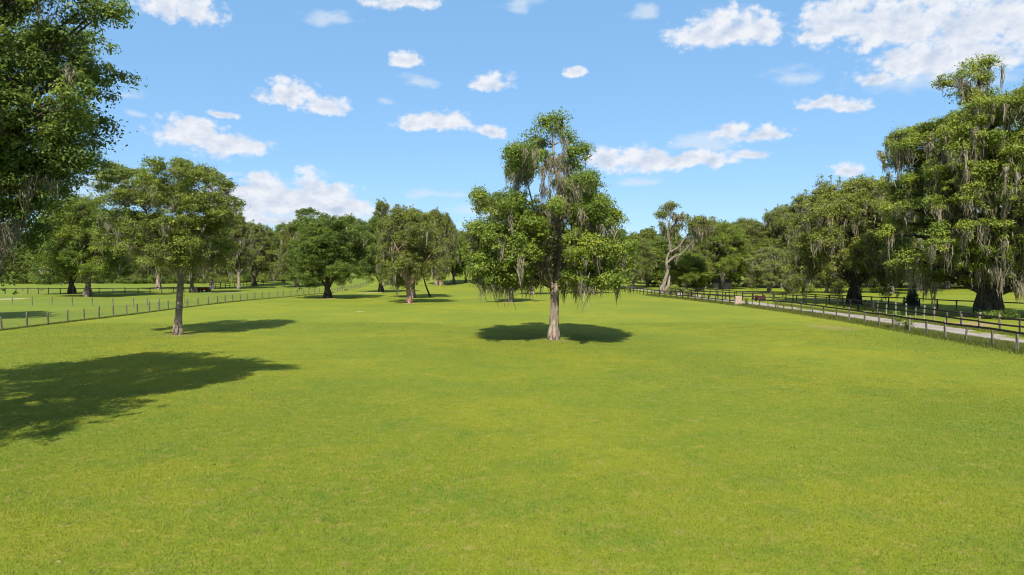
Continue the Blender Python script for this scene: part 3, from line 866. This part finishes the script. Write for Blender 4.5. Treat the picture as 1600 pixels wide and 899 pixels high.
# oaks out in the left paddock
tree('dark', 112, 459.5, 322, 62, 'dark trunked dense oak on the black rail fence line in the left paddock')
tree('green', 137, 464, 312, 68, 'broad green oak with pale flared trunk in front of the black rail fence', var=1)
tree('mossy', 247, 452, 335, 48, 'mossy oak with thin pale trunk beyond the black rail fence in the left paddock')
tree('olive', 300, 457.5, 340, 46, 'olive oak with thick dark trunk beside the low red wagon')
tree('green', 331, 452, 338, 44, 'green oak with leaning dark trunk just behind the red wagon')
tree('tallm', 373, 452, 335, 30, 'thin feathery topped oak right of the red wagon')
tree('olive', 398, 447, 352, 42, 'olive oak in the gap between feathery tree and dark round oak', var=1)
tree('mossy', 464, 449, 350, 40, 'mossy oak with slim grey trunk behind the wire fence corner')
tree('dark', 512, 466, 340, 67, 'dark round dense oak whose trunk stands at the end of the wire fence', var=1)
b = Vector((-59.0, 65.0, float(terr(-59, 65))))
o = dup(used_proto[('dark', 0)], b, 1.0, 'oak just past the frame edge whose shade falls across the near left paddock')
o.name = 'oak_tree'; o.scale = (.95, .95, .95)
# group left of the lone oak
tree('tallm', 598, 447, 312, 26, 'tall thin moss grey oak poking above the trees left of the lone oak', var=1)
tree('dark', 595, 456.5, 345, 46, 'dark oak with black trunk just right of the dark round oak')
tree('red', 639, 473.5, 326, 54, 'olive oak with pinkish straight trunk left of the lone oak')
tree('olive', 645, 465.5, 338, 50, 'olive oak with dark trunk right behind the pinkish trunk')
tree('tallm', 681, 446, 328, 28, 'tall moss grey oak with whitish trunk behind the leaning sapling')
tree('red', 689, 446, 336, 28, 'moss hung oak with reddish trunk beside the whitish trunk')
tree('green', 709, 443.5, 362, 30, 'green oak with mottled trunk far down the pasture left of the lone oak')
tree('dark', 728, 442.5, 366, 22, 'small dark oak with thin black trunk far down the pasture')
tree('mossy', 746, 443, 360, 26, 'mossy oak far down the pasture showing at the lone oak\'s left edge')
tree('mossy', 798, 472, 372, 46, 'oak with pale flared trunk standing right behind the lone oak', var=1)
tree('tallm', 831, 460.5, 372, 40, 'oak with thin mottled trunk seen below the lone oak\'s boughs')
tree('mossy', 906, 458.5, 372, 50, 'mossy oak with pale trunk seen below the lone oak\'s right boughs')
# leaning sapling
b = at(672, 464)
s = b.y / FPX
build_tree('oak_sapling', 'thin leaning sapling with bare dark stem right of the pinkish trunk', [[(0, 0, -.1, .22), (-.3, 0, .8, .16), (-8 * s, 0, 22 * s, .13), (-12 * s, 0, 45 * s, .09), (-10 * s, 0, 70 * s, .04)]],
           [(-14 * s, 0, 52 * s, 14 * s, 14 * s, 9 * s), (-4 * s, .5, 64 * s, 14 * s, 13 * s, 9 * s), (-16 * s, -.4, 38 * s, 10 * s, 10 * s, 7 * s)], 140, BARK_DARK, LEAF_OLIVE, clump=.7, k=70, leaf=.26, moss=.4, loc=b)

# right-hand side
tree('olive', 989, 451.5, 372, 34, 'olive oak with dark bent trunk right of the lone oak behind the fence')
tree('green', 1012, 449, 384, 34, 'green oak directly left of the crooked half bare tree')
tree('green', 1074, 456, 396, 38, 'low round green oak just right of the crooked pale trunk')
tree('dark', 1062, 449, 390, 30, 'dark oak behind the crooked half bare tree')
tree('mossy', 1100, 452, 342, 36, 'moss hung oak right of the crooked half bare tree', var=1)
tree('green', 1130, 452, 350, 42, 'green oak over the shaded yard behind the pale slab')
tree('olive', 1165, 449, 346, 44, 'olive oak behind the pale drooping tree')
tree('pale', 1202, 457, 388, 42, 'low pale drooping tree thick with tan moss beyond the rail fences')
tree('mossy', 1222, 450, 322, 40, 'tall moss hung oak rising behind the pale drooping tree', var=1)
tree('olive', 1262, 451, 308, 52, 'broad olive oak left of the dark forked trunk', var=1)
tree('spread', 1335, 475.5, 287, 92, 'wide moss hung oak with black forked trunk rising behind the rail fences', name='live_oak')
tree('pale', 1292, 458, 378, 36, 'low light green bough tree left of the black forked trunk')
tree('mossy', 1392, 459, 300, 56, 'oak with pale flared trunk between the black forked oak and the huge oak', var=1)
tree('dark', 1438, 455, 318, 58, 'dark oak behind the dark conical shrub')
tree('olive', 1480, 452, 330, 60, 'olive oak in the shade behind the huge moss draped oak')
tree('dark', 1570, 452, 330, 70, 'dark oak directly behind the huge oak\'s trunk')
tree('green', 1655, 458, 300, 70, 'green oak at the edge beyond the huge oak')

# far woods: every tree its own object
rnd = random.Random(77)
i = 0
for row, (Y0, Y1, Hm) in enumerate(((252, 268, 19.5), (275, 300, 23.5))):
    x = -285.0
    while x < -62:
        Y = rnd.uniform(Y0, Y1); X = x + rnd.uniform(-2, 2)
        p = Vector((X, Y, float(terr(X, Y))))
        px = 800 + X / Y * FPX
        Ht = Hm * rnd.uniform(.86, 1.12)
        sc = FPX / Y
        tree(('far', 'fard')[i % 2], px, 442, 442 - Ht * sc, rnd.uniform(6.5, 9) * sc, 'dark green oak in the far wood beyond the left paddock', 'trees of the far left wood', pos=p, var=(i // 2) % 2)
        x += rnd.uniform(7.5, 10.5); i += 1
for row, (Y0, Y1, Hm) in enumerate(((300, 312, 17.0), (318, 335, 20.5))):
    x = -66.0
    while x < 62:
        Y = rnd.uniform(Y0, Y1); X = x + rnd.uniform(-2, 2)
        p = Vector((X, Y, float(terr(X, Y))))
        px = 800 + X / Y * FPX; sc = FPX / Y
        tree(('far', 'fard')[i % 2], px, 430, 430 - Hm * rnd.uniform(.86, 1.12) * sc, rnd.uniform(6, 8.5) * sc, 'dark green oak in the wood closing the far end of the pasture', 'trees at the far end of the pasture', pos=p, var=(i // 2) % 2)
        x += rnd.uniform(7, 10); i += 1
for row, (Y0, Y1, Hm) in enumerate(((188, 202, 17.5), (206, 226, 22.0))):
    x = 44.0
    while x < 205:
        Y = rnd.uniform(Y0, Y1); X = x + rnd.uniform(-2, 2)
        p = Vector((X, Y, float(terr(X, Y))))
        px = 800 + X / Y * FPX; sc = FPX / Y
        tree(('far', 'fard')[i % 2], px, 449, 449 - Hm * (.74 + .26 * min(1, max(0, (X - 55) / 30))) * rnd.uniform(.86, 1.12) * sc, rnd.uniform(6, 8.5) * sc, 'dark green oak in the wood beyond the right paddock', 'trees of the right wood', pos=p, var=(i // 2) % 2)
        x += rnd.uniform(7, 10); i += 1

# flat-topped pine above the left wood
Yp = 285.0; Xp = (480 - 800) / FPX * Yp
b = Vector((Xp, Yp, float(terr(Xp, Yp)))); s = Yp / FPX
Ht = (HORIZON - 327) * s + CAM_H - b.z
build_tree('pine_tree', 'tall flat topped pine standing clear above the far wood', [[(0, 0, -.1, .5), (.1, 0, 6, .4), (0, 0, Ht * .6, .3), (.2, 0, Ht * .97, .1)]],
           [(-2.4, 0, Ht - 1.6, 2.6, 2.4, 1.2), (1.0, .5, Ht - 1.1, 2.8, 2.4, 1.1), (3.8, -.3, Ht - 2.6, 2.2, 2.0, 1.0), (-.6, -.6, Ht - 2.6, 2.2, 2, 1)], 141, BARK_DARK, LEAF_DARK, clump=1.0, k=60, leaf=.4, loc=b)


# ------------------------------------------------------------------ shrubs
def shrub(name, label, loc, H, Rr, seed, leafm, kind='round', leaf=.16, clump=.35, k=60, group=None):
    rg = np.random.default_rng(seed); rnd = random.Random(seed)
    root = thing(name, label, 'shrub', loc, 0, group)
    n = 60
    if kind == 'cone':
        z = rg.uniform(.06, 1, n) ** 1.2
        r = Rr * np.minimum(1, 1.25 * (1 - z) + .12) * rg.uniform(.5, 1, n)
        z = z * (H - clump * .6) + .1
    else:
        d = unit(rg.normal(size=(n, 3)))
        z = H * .5 + d[:, 2] * H * .42
        r = Rr * np.sqrt(1 - d[:, 2] ** 2) * rg.uniform(.6, 1, n)
    a = rg.uniform(0, 6.28, n)
    C = np.stack([np.cos(a) * r, np.sin(a) * r, z], -1)
    T = Tubes()
    for q in C[::3]:
        T.add([(0, 0, -.05), (q[0] * .3, q[1] * .3, q[2] * .5), tuple(q)], [.05, .03, .008], 4, cap=False)
    link('stem', T.mesh(name + '_stem', BARK_DARK), root)
    V, tn = foliage(C, clump * rg.uniform(.7, 1.3, n), k, leaf, rg, .9, None, .15)
    link('foliage', fast_mesh(name + '_foliage', V, 4, leafm, {'tone': tn}), root)
    return root


b = at(1426, 482.5); s = b.y / FPX
shrub('juniper_shrub', 'dark conical evergreen shrub standing at the rail fence right of the lane', b, 29 * s, 9.5 * s, 150, NEEDLE, 'cone', .16, .38, 110)
b = at(1053, 459); s = b.y / FPX
shrub('round_shrub', 'round light green shrub at the foot of the crooked pale trunk', b, 12 * s, 7.5 * s, 151, LEAF_BRIGHT, leaf=.25, clump=.5)
b = at(1077, 463); s = b.y / FPX
shrub('round_shrub', 'smaller yellow green shrub by the fence right of the crooked pale trunk', b, 9 * s, 6 * s, 152, LEAF_PALE, leaf=.25, clump=.45)
b = at(1262, 458.5); s = b.y / FPX
shrub('yellow_shrub', 'yellowish shrub on the sunny strip left of the black forked oak', b, 14 * s, 8 * s, 153, LEAF_BRIGHT, leaf=.25, clump=.5)
b = at(1371, 458); s = b.y / FPX
shrub('yellow_shrub', 'low light green shrub left of the pale flared trunk beyond the lane', b, 10 * s, 10 * s, 154, LEAF_BRIGHT, leaf=.25, clump=.5)
b = at(1238, 457); s = b.y / FPX
shrub('grey_shrub', 'dull green shrub below the small beige shed', b, 15 * s, 13 * s, 155, LEAF_PALE, leaf=.25, clump=.5)
b = at(1090, 456); s = b.y / FPX
shrub('dark_shrub', 'dark green bush right of the round light green shrubs', b, 22 * s, 10 * s, 156, LEAF_DARK, leaf=.3, clump=.6)
b = at(1560, 499); s = b.y / FPX
shrub('fern_shrub', 'low dark weeds piled at the foot of the huge oak', b, 8 * s, 26 * s, 157, LEAF_DARK, leaf=.25, clump=.4)
protoS = None
for i, (px, py, h, w) in enumerate([(20, 444, 16, 26), (50, 443, 18, 22), (155, 443, 14, 20), (215, 443, 16, 22), (240, 443, 12, 18), (345, 443, 14, 20), (370, 442.5, 10, 20), (410, 442, 16, 22), (440, 442, 12, 20), (95, 443, 12, 24), (280, 443, 12, 22)]):
    b = at(px, py); s = b.y / FPX
    lab = 'yellow green understory bush under the far wood beyond the left paddock'
    if protoS is None:
        protoS = shrub('understory_bush', lab, b, 4, 4, 160, LEAF_BRIGHT, leaf=.45, clump=1.0, k=40, group='understory bushes of the far wood')
        o = protoS
    else:
        o = dup(protoS, b, i * 1.3, lab, 'understory bushes of the far wood')
    o.scale = (w * s / 8, w * s / 8, h * s / 4)

protoD = None
rnd = random.Random(31)
for i in range(26):
    X, Y = -232 + i * 6.9 + rnd.uniform(-2, 2), rnd.uniform(236, 250)
    b = Vector((X, Y, float(terr(X, Y))))
    lab = 'dark green undergrowth bush along the shaded edge of the far left wood'
    if protoD is None:
        protoD = shrub('undergrowth_bush', lab, b, 4, 4, 161, LEAF_DARK, leaf=.45, clump=1.0, k=40, group='undergrowth along the far left wood')
        o = protoD
    else:
        o = dup(protoD, b, i * 1.7, lab, 'undergrowth along the far left wood')
    w = rnd.uniform(.9, 1.3)
    o.scale = (w, w, rnd.uniform(.6, 1.15))

# ------------------------------------------------------------------ fences
def box_mesh(name, sx, sy, sz, mat, bev=0.012, z0=0.0):
    bm = bmesh.new()
    bmesh.ops.create_cube(bm, size=1)
    bmesh.ops.scale(bm, vec=(sx, sy, sz), verts=bm.verts)
    bmesh.ops.translate(bm, vec=(0, 0, z0 + sz / 2), verts=bm.verts)
    if bev:
        bmesh.ops.bevel(bm, geom=bm.edges[:], offset=bev, segments=1, affect='EDGES')
    me = bpy.data.meshes.new(name)
    bm.to_mesh(me); bm.free()
    me.materials.append(mat)
    return me


def along(poly, spacing, rnd=None):
    out = []
    P = [Vector(p) for p in poly]
    carry = 0.0
    for a, c in zip(P[:-1], P[1:]):
        L = (c - a).length
        t = carry
        while t < L:
            out.append(a + (c - a) * (t / L))
            t += spacing * (1 + (rnd.uniform(-.12, .12) if rnd else 0))
        carry = t - L
    return out


def fence(label, poly, spacing, post_h, post_w, rails, pmat, rmat, wires=(), seed=1, lean=0.055, rail_h=.14, pale=0.0, group=None, square=True):
    """poly: (x,y) points; a post at every spacing, boards between, plain wires if any"""
    rnd = random.Random(seed)
    pts = along([Vector((x, y, 0)) for x, y in poly], spacing, rnd)
    base = pts[0]
    root = thing('rail_fence' if rails else 'wire_fence', label, 'fence', (base.x, base.y, 0), 0, group)
    meshes = [box_mesh('fence_post', post_w, post_w, post_h * f + .15, pmat, .01, -.15) for f in (.94, 1.0, 1.08)]
    pm = [box_mesh('fence_post_pale', post_w * 1.15, post_w * 1.15, post_h * f + .15, WOOD_PALE, .01, -.15) for f in (1.0, 1.1)] if pale else None
    tops = []
    for p in pts:
        z = float(terr(p.x, p.y))
        me = rnd.choice(pm) if pale and rnd.random() < pale else rnd.choice(meshes)
        o = link('post', me, root, (p.x - base.x, p.y - base.y, z))
        o.rotation_euler = (rnd.uniform(-lean, lean), rnd.uniform(-lean, lean), rnd.uniform(-.3, .3))
        tops.append(Vector((p.x - base.x, p.y - base.y, z)))
    for hz in rails:
        bm = bmesh.new()
        for a, c in zip(tops[:-1], tops[1:]):
            d = (c - a)
            if d.length > spacing * 2.2: continue
            M = Matrix.Translation((a + c) / 2 + Vector((0, 0, hz + rnd.uniform(-.025, .025)))) @ d.to_track_quat('X', 'Z').to_matrix().to_4x4()
            M = M @ Matrix.Translation((0, post_w * .5 + .022, 0)) @ Matrix.Rotation(rnd.uniform(-.012, .012), 4, 'Y') @ Matrix.Diagonal((d.length * 1.0, .038, rail_h, 1))
            bmesh.ops.create_cube(bm, size=1, matrix=M)
        me = bpy.data.meshes.new('fence_rail'); bm.to_mesh(me); bm.free()
        me.materials.append(rmat)
        link('rail', me, root)
    if wires:
        T = Tubes()
        for hz in wires:
            for a, c in zip(tops[:-1], tops[1:]):
                m_ = (a + c) / 2 - Vector((0, 0, .015))
                T.add([a + Vector((0, 0, hz)), m_ + Vector((0, 0, hz)), c + Vector((0, 0, hz))], [.006] * 3, 3, cap=False)
        if len(wires) > 4:
            for a, c in zip(tops[:-1], tops[1:]):
                n = max(2, int((c - a).length / .3))
                for q in range(1, n):
                    p = a + (c - a) * (q / n)
                    T.add([p + Vector((0, 0, wires[0])), p + Vector((0, 0, wires[-1]))], [.004] * 2, 3, cap=False)
        link('wire', T.mesh('fence_wire', WIRE), root)
    return root


def wp(px, py):
    v = at(px, py); return (v.x, v.y)


MESHW = (.08, .22, .36, .50, .64, .78, .92, 1.06)
fence('grey wooden post and wire mesh fence running along the left edge of the open pasture', [(-42.2, 40), (-42.4, 72), (-43.6, 90), (-42.8, 114), (-39, 146), (-42, 200)], 2.75, 1.22, .115, (), WOOD, WOOD, MESHW, 21)
fence('post and wire fence crossing the left paddock to meet the pasture fence', [wp(-330, 477), wp(60, 477.5), wp(222, 480), (-43.9, 88)], 3.0, 1.3, .10, (), WOOD, WOOD, (.3, .6, .9, 1.1), 22)
fence('black rail fence across the back of the left paddock below the oaks', [wp(-260, 459), wp(100, 459.5), wp(230, 458.5), wp(292, 457)], 2.4, 1.2, .13, (1.12,), WOOD_BLACK, WOOD_BLACK, (), 23)
fence('black rail fence receding toward the far wood right of the red wagon', [wp(336, 451.5), wp(400, 446), wp(452, 443.5), wp(500, 441.5)], 3.0, 1.25, .15, (1.12, .6), WOOD_BLACK, WOOD_BLACK, (), 24)
fence('near single rail fence with pale topped posts along the right edge of the pasture', [(30.2, 25), (30.7, 41), (32.2, 62), (32.4, 94)], 2.65, 1.25, .105, (1.16,), WOOD, WOOD_BLACK, (.35, .75), 25, pale=.3, lean=.06)
fence('dark rail fence continuing past the pale slab to the far end of the pasture', [(32.4, 97.5), (30.4, 110), (27.5, 127), (24.5, 162), (22, 190)], 2.5, 1.25, .14, (1.16, .62), WOOD_BLACK, WOOD_BLACK, (), 26)
fence('double rail fence with pale posts along the far side of the gravel lane', [(38.3, 30), (39.0, 53), (39.5, 62.5), (41.5, 72), (42.6, 80)], 2.45, 1.3, .12, (1.18, .66), WOOD, WOOD_BLACK, (), 27, pale=.55)
fence('short black double rail fence section by the red cart on the lane', [(42.6, 80.5), (44.0, 92), (42.0, 104), (38.2, 112), (35.6, 122), (32.5, 140)], 2.5, 1.3, .15, (1.2, .7), WOOD_BLACK, WOOD_BLACK, (), 28)
fence('dark rail fence farthest right passing behind the huge oak and the conical shrub', [(64, 66), (57.5, 78.5), (53.5, 86), (50.3, 95), (45, 109), (40.5, 124), (37, 141)], 2.5, 1.3, .13, (1.22,), WOOD_BLACK, WOOD_BLACK, (.6,), 29, pale=.1)

# rough weeds left unmown along the fence lines (uncountable)
rg = np.random.default_rng(9)
n = 60000
Yw = 25 + 110 * rg.uniform(0, 1, n) ** 1.5
line = np.interp(Yw, [25, 41, 62, 94, 110, 127, 162], [30.2, 30.7, 32.2, 32.4, 30.4, 27.5, 24.5])
Xw = line + rg.normal(.5, .55, n)
WEED = blade_mat('rough_grass', (0.075, 0.085, 0.022))
tag(blades('fence_weeds', Xw, Yw, rg.uniform(.1, .34, n) * (1 + Yw / 300), rg.uniform(.012, .03, n) * (1 + Yw / 60), WEED, rg, .8), 'rough unmown grass along the right fence', 'grass', kind='stuff')
n = 22000
Yw = 40 + 110 * rg.uniform(0, 1, n) ** 1.4
Xw = np.interp(Yw, [40, 72, 90, 114, 146, 200], [-42.2, -42.4, -43.6, -42.8, -39, -42]) + rg.normal(0, .14, n)
tag(blades('fence_grass', Xw, Yw, rg.uniform(.06, .22, n), rg.uniform(.015, .03, n) * (1 + Yw / 60), WEED, rg, .8), 'rough grass at the foot of the left wire fence', 'grass', kind='stuff')
# dry fallen leaves scattered over the turf (uncountable)
n = 420
Yl = 9 + 75 * rg.uniform(0, 1, n) ** 1.3
Xl = rg.uniform(-1, 1, n) * (.8 * Yl + 3)
ok = (Xl > -41) & (Xl < 30)
Xl, Yl = Xl[ok], Yl[ok]; n = len(Xl)
for (tx, ty, k) in ((at(865, 531).x, at(865, 531).y, 500), (at(278, 523).x, at(278, 523).y, 350)):
    Xl = np.append(Xl, tx + rg.normal(0, 2.6, k)); Yl = np.append(Yl, ty + rg.normal(0, 2.6, k))
n = len(Xl)
C_ = np.stack([Xl, Yl, terr(Xl, Yl) + .022], -1)
N_ = unit(np.array([0, 0, 1.0]) + rg.normal(size=(n, 3)) * .35)
t_ = unit(np.cross(N_, rg.normal(size=(n, 3)))); b_ = np.cross(N_, t_)
z_ = rg.uniform(.025, .055, n)[:, None]
Vl = np.stack([C_ - t_ * z_, C_ + b_ * z_ * .45, C_ + t_ * z_, C_ - b_ * z_ * .45], 1).reshape(-1, 3)
LITTER = plain('dry_leaves', (0.09, 0.06, 0.03), (0.21, 0.155, 0.08), 1.7)
tag(link('fallen_leaves', fast_mesh('fallen_leaves', Vl, 4, LITTER, {'tone': rg.uniform(0, 1, n)})), 'dry fallen leaves scattered over the pasture', 'leaves', kind='stuff')
# lane verges
n = 60000
Yw = 30 + 70 * rg.uniform(0, 1, n) ** 1.4
sd_ = rg.uniform(0, 1, n) < .6
Xw = np.where(sd_, rg.uniform(32.2, 34.7, n), rg.uniform(37.9, 40.2, n))
tag(blades('verge_grass', Xw, Yw, rg.uniform(.06, .2, n), rg.uniform(.012, .03, n) * (1 + Yw / 60), WEED, rg, .9), 'ragged grass verges either side of the gravel lane', 'grass', kind='stuff')

# ------------------------------------------------------------------ small things
STONE = plain('pinkish_slab', (0.24, 0.175, 0.135), (0.36, 0.275, 0.22), 5)
RED = plain('rust_red_paint', (0.17, 0.035, 0.022), (0.30, 0.075, 0.045), 4)
DKRED = plain('dark_red_paint', (0.06, 0.010, 0.012), (0.11, 0.02, 0.022), 4)
WHITE = plain('white_paint', (0.30, 0.295, 0.28), (0.46, 0.45, 0.43), 4)
RUBBER = plain('tyre_rubber', (0.015, 0.015, 0.015), (0.03, 0.03, 0.03), 9)
BEIGE = plain('beige_boards', (0.30, 0.25, 0.15), (0.40, 0.34, 0.22), 3)
ROOF = plain('grey_roof', (0.10, 0.10, 0.10), (0.17, 0.165, 0.16), 3)
HAYM = plain('grey_hay', (0.28, 0.25, 0.2), (0.42, 0.38, 0.31), 5)

b = at(1153, 477.5)
o = link('stone_slab', box_mesh('stone_slab', .95, .42, 1.42, STONE, .05, -.1))
o.location = b; o.rotation_euler = (-.05, .09, .15)
tag(o, 'pale pinkish slab standing on edge where the two rail fences meet', 'slab')


def wheel_mesh(name, r, w, mat):
    bm = bmesh.new()
    bmesh.ops.create_cone(bm, cap_ends=True, segments=18, radius1=r, radius2=r, depth=w)
    bmesh.ops.rotate(bm, matrix=Matrix.Rotation(math.pi / 2, 3, 'X'), verts=bm.verts)
    bmesh.ops.bevel(bm, geom=[e for e in bm.edges if len(e.link_faces) == 2 and any(len(f.verts) > 4 for f in e.link_faces)], offset=r * .12, segments=2, affect='EDGES')
    me = bpy.data.meshes.new(name); bm.to_mesh(me); bm.free(); me.materials.append(mat)
    return me


def wagon(label, loc, L, Wd, H, mat, end_mat, rz, name, cat):
    root = thing(name, label, cat, loc, rz)
    r = H * .28
    me = box_mesh('wagon_bed', L, Wd, .1, mat, .02, r * 1.3); link('bed', me, root)
    for y in (-Wd / 2 + .03, Wd / 2 - .03):
        link('side_board', box_mesh('wagon_side', L - .02, .05, H - r * 1.3 - .1, mat, .01, r * 1.3 + .1), root, (0, y, 0))
    for x, m_ in ((-L / 2 + .03, mat), (L / 2 - .03, end_mat)):
        link('end_board', box_mesh('wagon_end', .05, Wd - .12, H - r * 1.3 - .1 + (.12 if m_ is end_mat else 0), m_, .01, r * 1.3 + .1), root, (x, 0, 0))
    wm = wheel_mesh('wagon_wheel', r, .16, RUBBER)
    for x in (-L * .3, L * .3):
        for y in (-Wd / 2 - .1, Wd / 2 + .1):
            link('wheel', wm, root, (x, y, r))
    T = Tubes(); T.add([(-L / 2, 0, r * 1.4), (-L / 2 - .6, 0, r * 1.1), (-L / 2 - 1.0, 0, r)], [.04, .04, .03], 6)
    link('drawbar', T.mesh('drawbar', mat), root)
    return root


b = at(319, 456)
wagon('low rust red wagon with a white end board parked under the paddock oaks', b, 2.9, 1.5, 1.0, RED, WHITE, .05, 'farm_wagon', 'wagon')
b = at(1188, 470.5); 
wagon('small dark red cart standing between the dark rail fences right of the pale slab', b, 1.4, .9, .8, DKRED, DKRED, .2, 'garden_cart', 'cart')


def hay_bale(label, loc, r, w):
    bm = bmesh.new()
    bmesh.ops.create_cone(bm, cap_ends=True, segments=28, radius1=r, radius2=r, depth=w)
    bmesh.ops.rotate(bm, matrix=Matrix.Rotation(math.pi / 2, 3, 'X'), verts=bm.verts)
    bmesh.ops.bevel(bm, geom=[e for e in bm.edges if any(len(f.verts) > 4 for f in e.link_faces)], offset=r * .15, segments=3, affect='EDGES')
    bmesh.ops.subdivide_edges(bm, edges=bm.edges[:], cuts=1, use_grid_fill=True)
    rr = random.Random(3)
    for v in bm.verts: v.co += Vector((rr.uniform(-1, 1), rr.uniform(-1, 1), rr.uniform(-1, 1))) * r * .035
    bmesh.ops.translate(bm, vec=(0, 0, r * .94), verts=bm.verts)
    me = bpy.data.meshes.new('hay_bale'); bm.to_mesh(me); bm.free(); me.materials.append(HAYM)
    o = link('round_bale', me); o.location = loc; o.rotation_euler = (0, 0, .5)
    return tag(o, label, 'bale')


hay_bale('pale grey rounded lump lying left of the low red wagon', at(304, 456.5), .55, 1.5)


def shed(label, loc, L, Wd, H, wall, roofm, rz):
    root = thing('small_shed', label, 'shed', loc, rz)
    link('wall', box_mesh('shed_wall', L, Wd, H, wall, .02, -.1), root)
    x, y, e, h = L / 2 + .25, Wd / 2 + .3, H - .1, Wd * .32
    V = [(-x, -y, e - .06), (x, -y, e - .06), (x, y, e - .06), (-x, y, e - .06), (-x, 0, e + h), (x, 0, e + h), (-x, -y, e + .02), (x, -y, e + .02), (x, y, e + .02), (-x, y, e + .02), (-x, 0, e + h + .1), (x, 0, e + h + .1)]
    F = [(6, 7, 11, 10), (8, 9, 10, 11), (0, 4, 5, 1), (2, 5, 4, 3), (0, 1, 7, 6), (2, 3, 9, 8), (0, 6, 10, 4), (4, 10, 9, 3), (1, 5, 11, 7), (5, 2, 8, 11)]
    link('roof', mk_mesh('shed_roof', V, F, roofm), root)
    link('door', box_mesh('shed_door', .95, .05, 1.95, ROOF, .01, 0), root, (-L * .12, -Wd / 2 - .03, 0))
    return root


b = at(1231, 452)
shed('small beige shed glimpsed under the boughs between pale drooping tree and forked oak', b, 2.6, 2.2, 2.3, BEIGE, BEIGE, .2)
b = at(1128, 451)
shed('low grey shed in deep shade under the oaks behind the pale slab', b, 4.2, 2.6, 1.7, HAYM, ROOF, -.1)

# thin weedy saplings growing through the right fence
def sapling(label, loc, H, seed):
    rg = np.random.default_rng(seed); rnd = random.Random(seed)
    root = thing('weedy_sapling', label, 'sapling', loc)
    T = Tubes(); C = []
    for q in range(6):
        a = rnd.uniform(0, 6.28); l = rnd.uniform(.15, .5) * H
        tip = (math.cos(a) * l, math.sin(a) * l, H * rnd.uniform(.6, 1))
        T.add([(0, 0, -.03), (tip[0] * .3, tip[1] * .3, tip[2] * .5), tip], [.02, .014, .005], 4, cap=False)
        for w in (.5, .7, .85, 1.0): C.append((tip[0] * w, tip[1] * w, tip[2] * w))
    link('stem', T.mesh('sapling_stem', BARK), root)
    V, tn = foliage(np.array(C), np.full(len(C), .2), 22, .13, rg, .8, None, .2)
    link('foliage', fast_mesh('sapling_foliage', V, 4, LEAF, {'tone': tn}), root)


for px, py, H, lab in [(1404, 515, 1.5, 'leafy sapling growing through the near rail fence below the conical shrub'), (1216, 484, 2.0, 'thin weedy sapling by the near rail fence right of the red cart'),
                       (1165, 479, 1.2, 'dark little bush at the fence post just right of the pale slab'), (1418, 518, .9, 'low weed clump right of the leafy sapling on the near rail fence')]:
    sapling(lab, at(px, py), H, int(px))
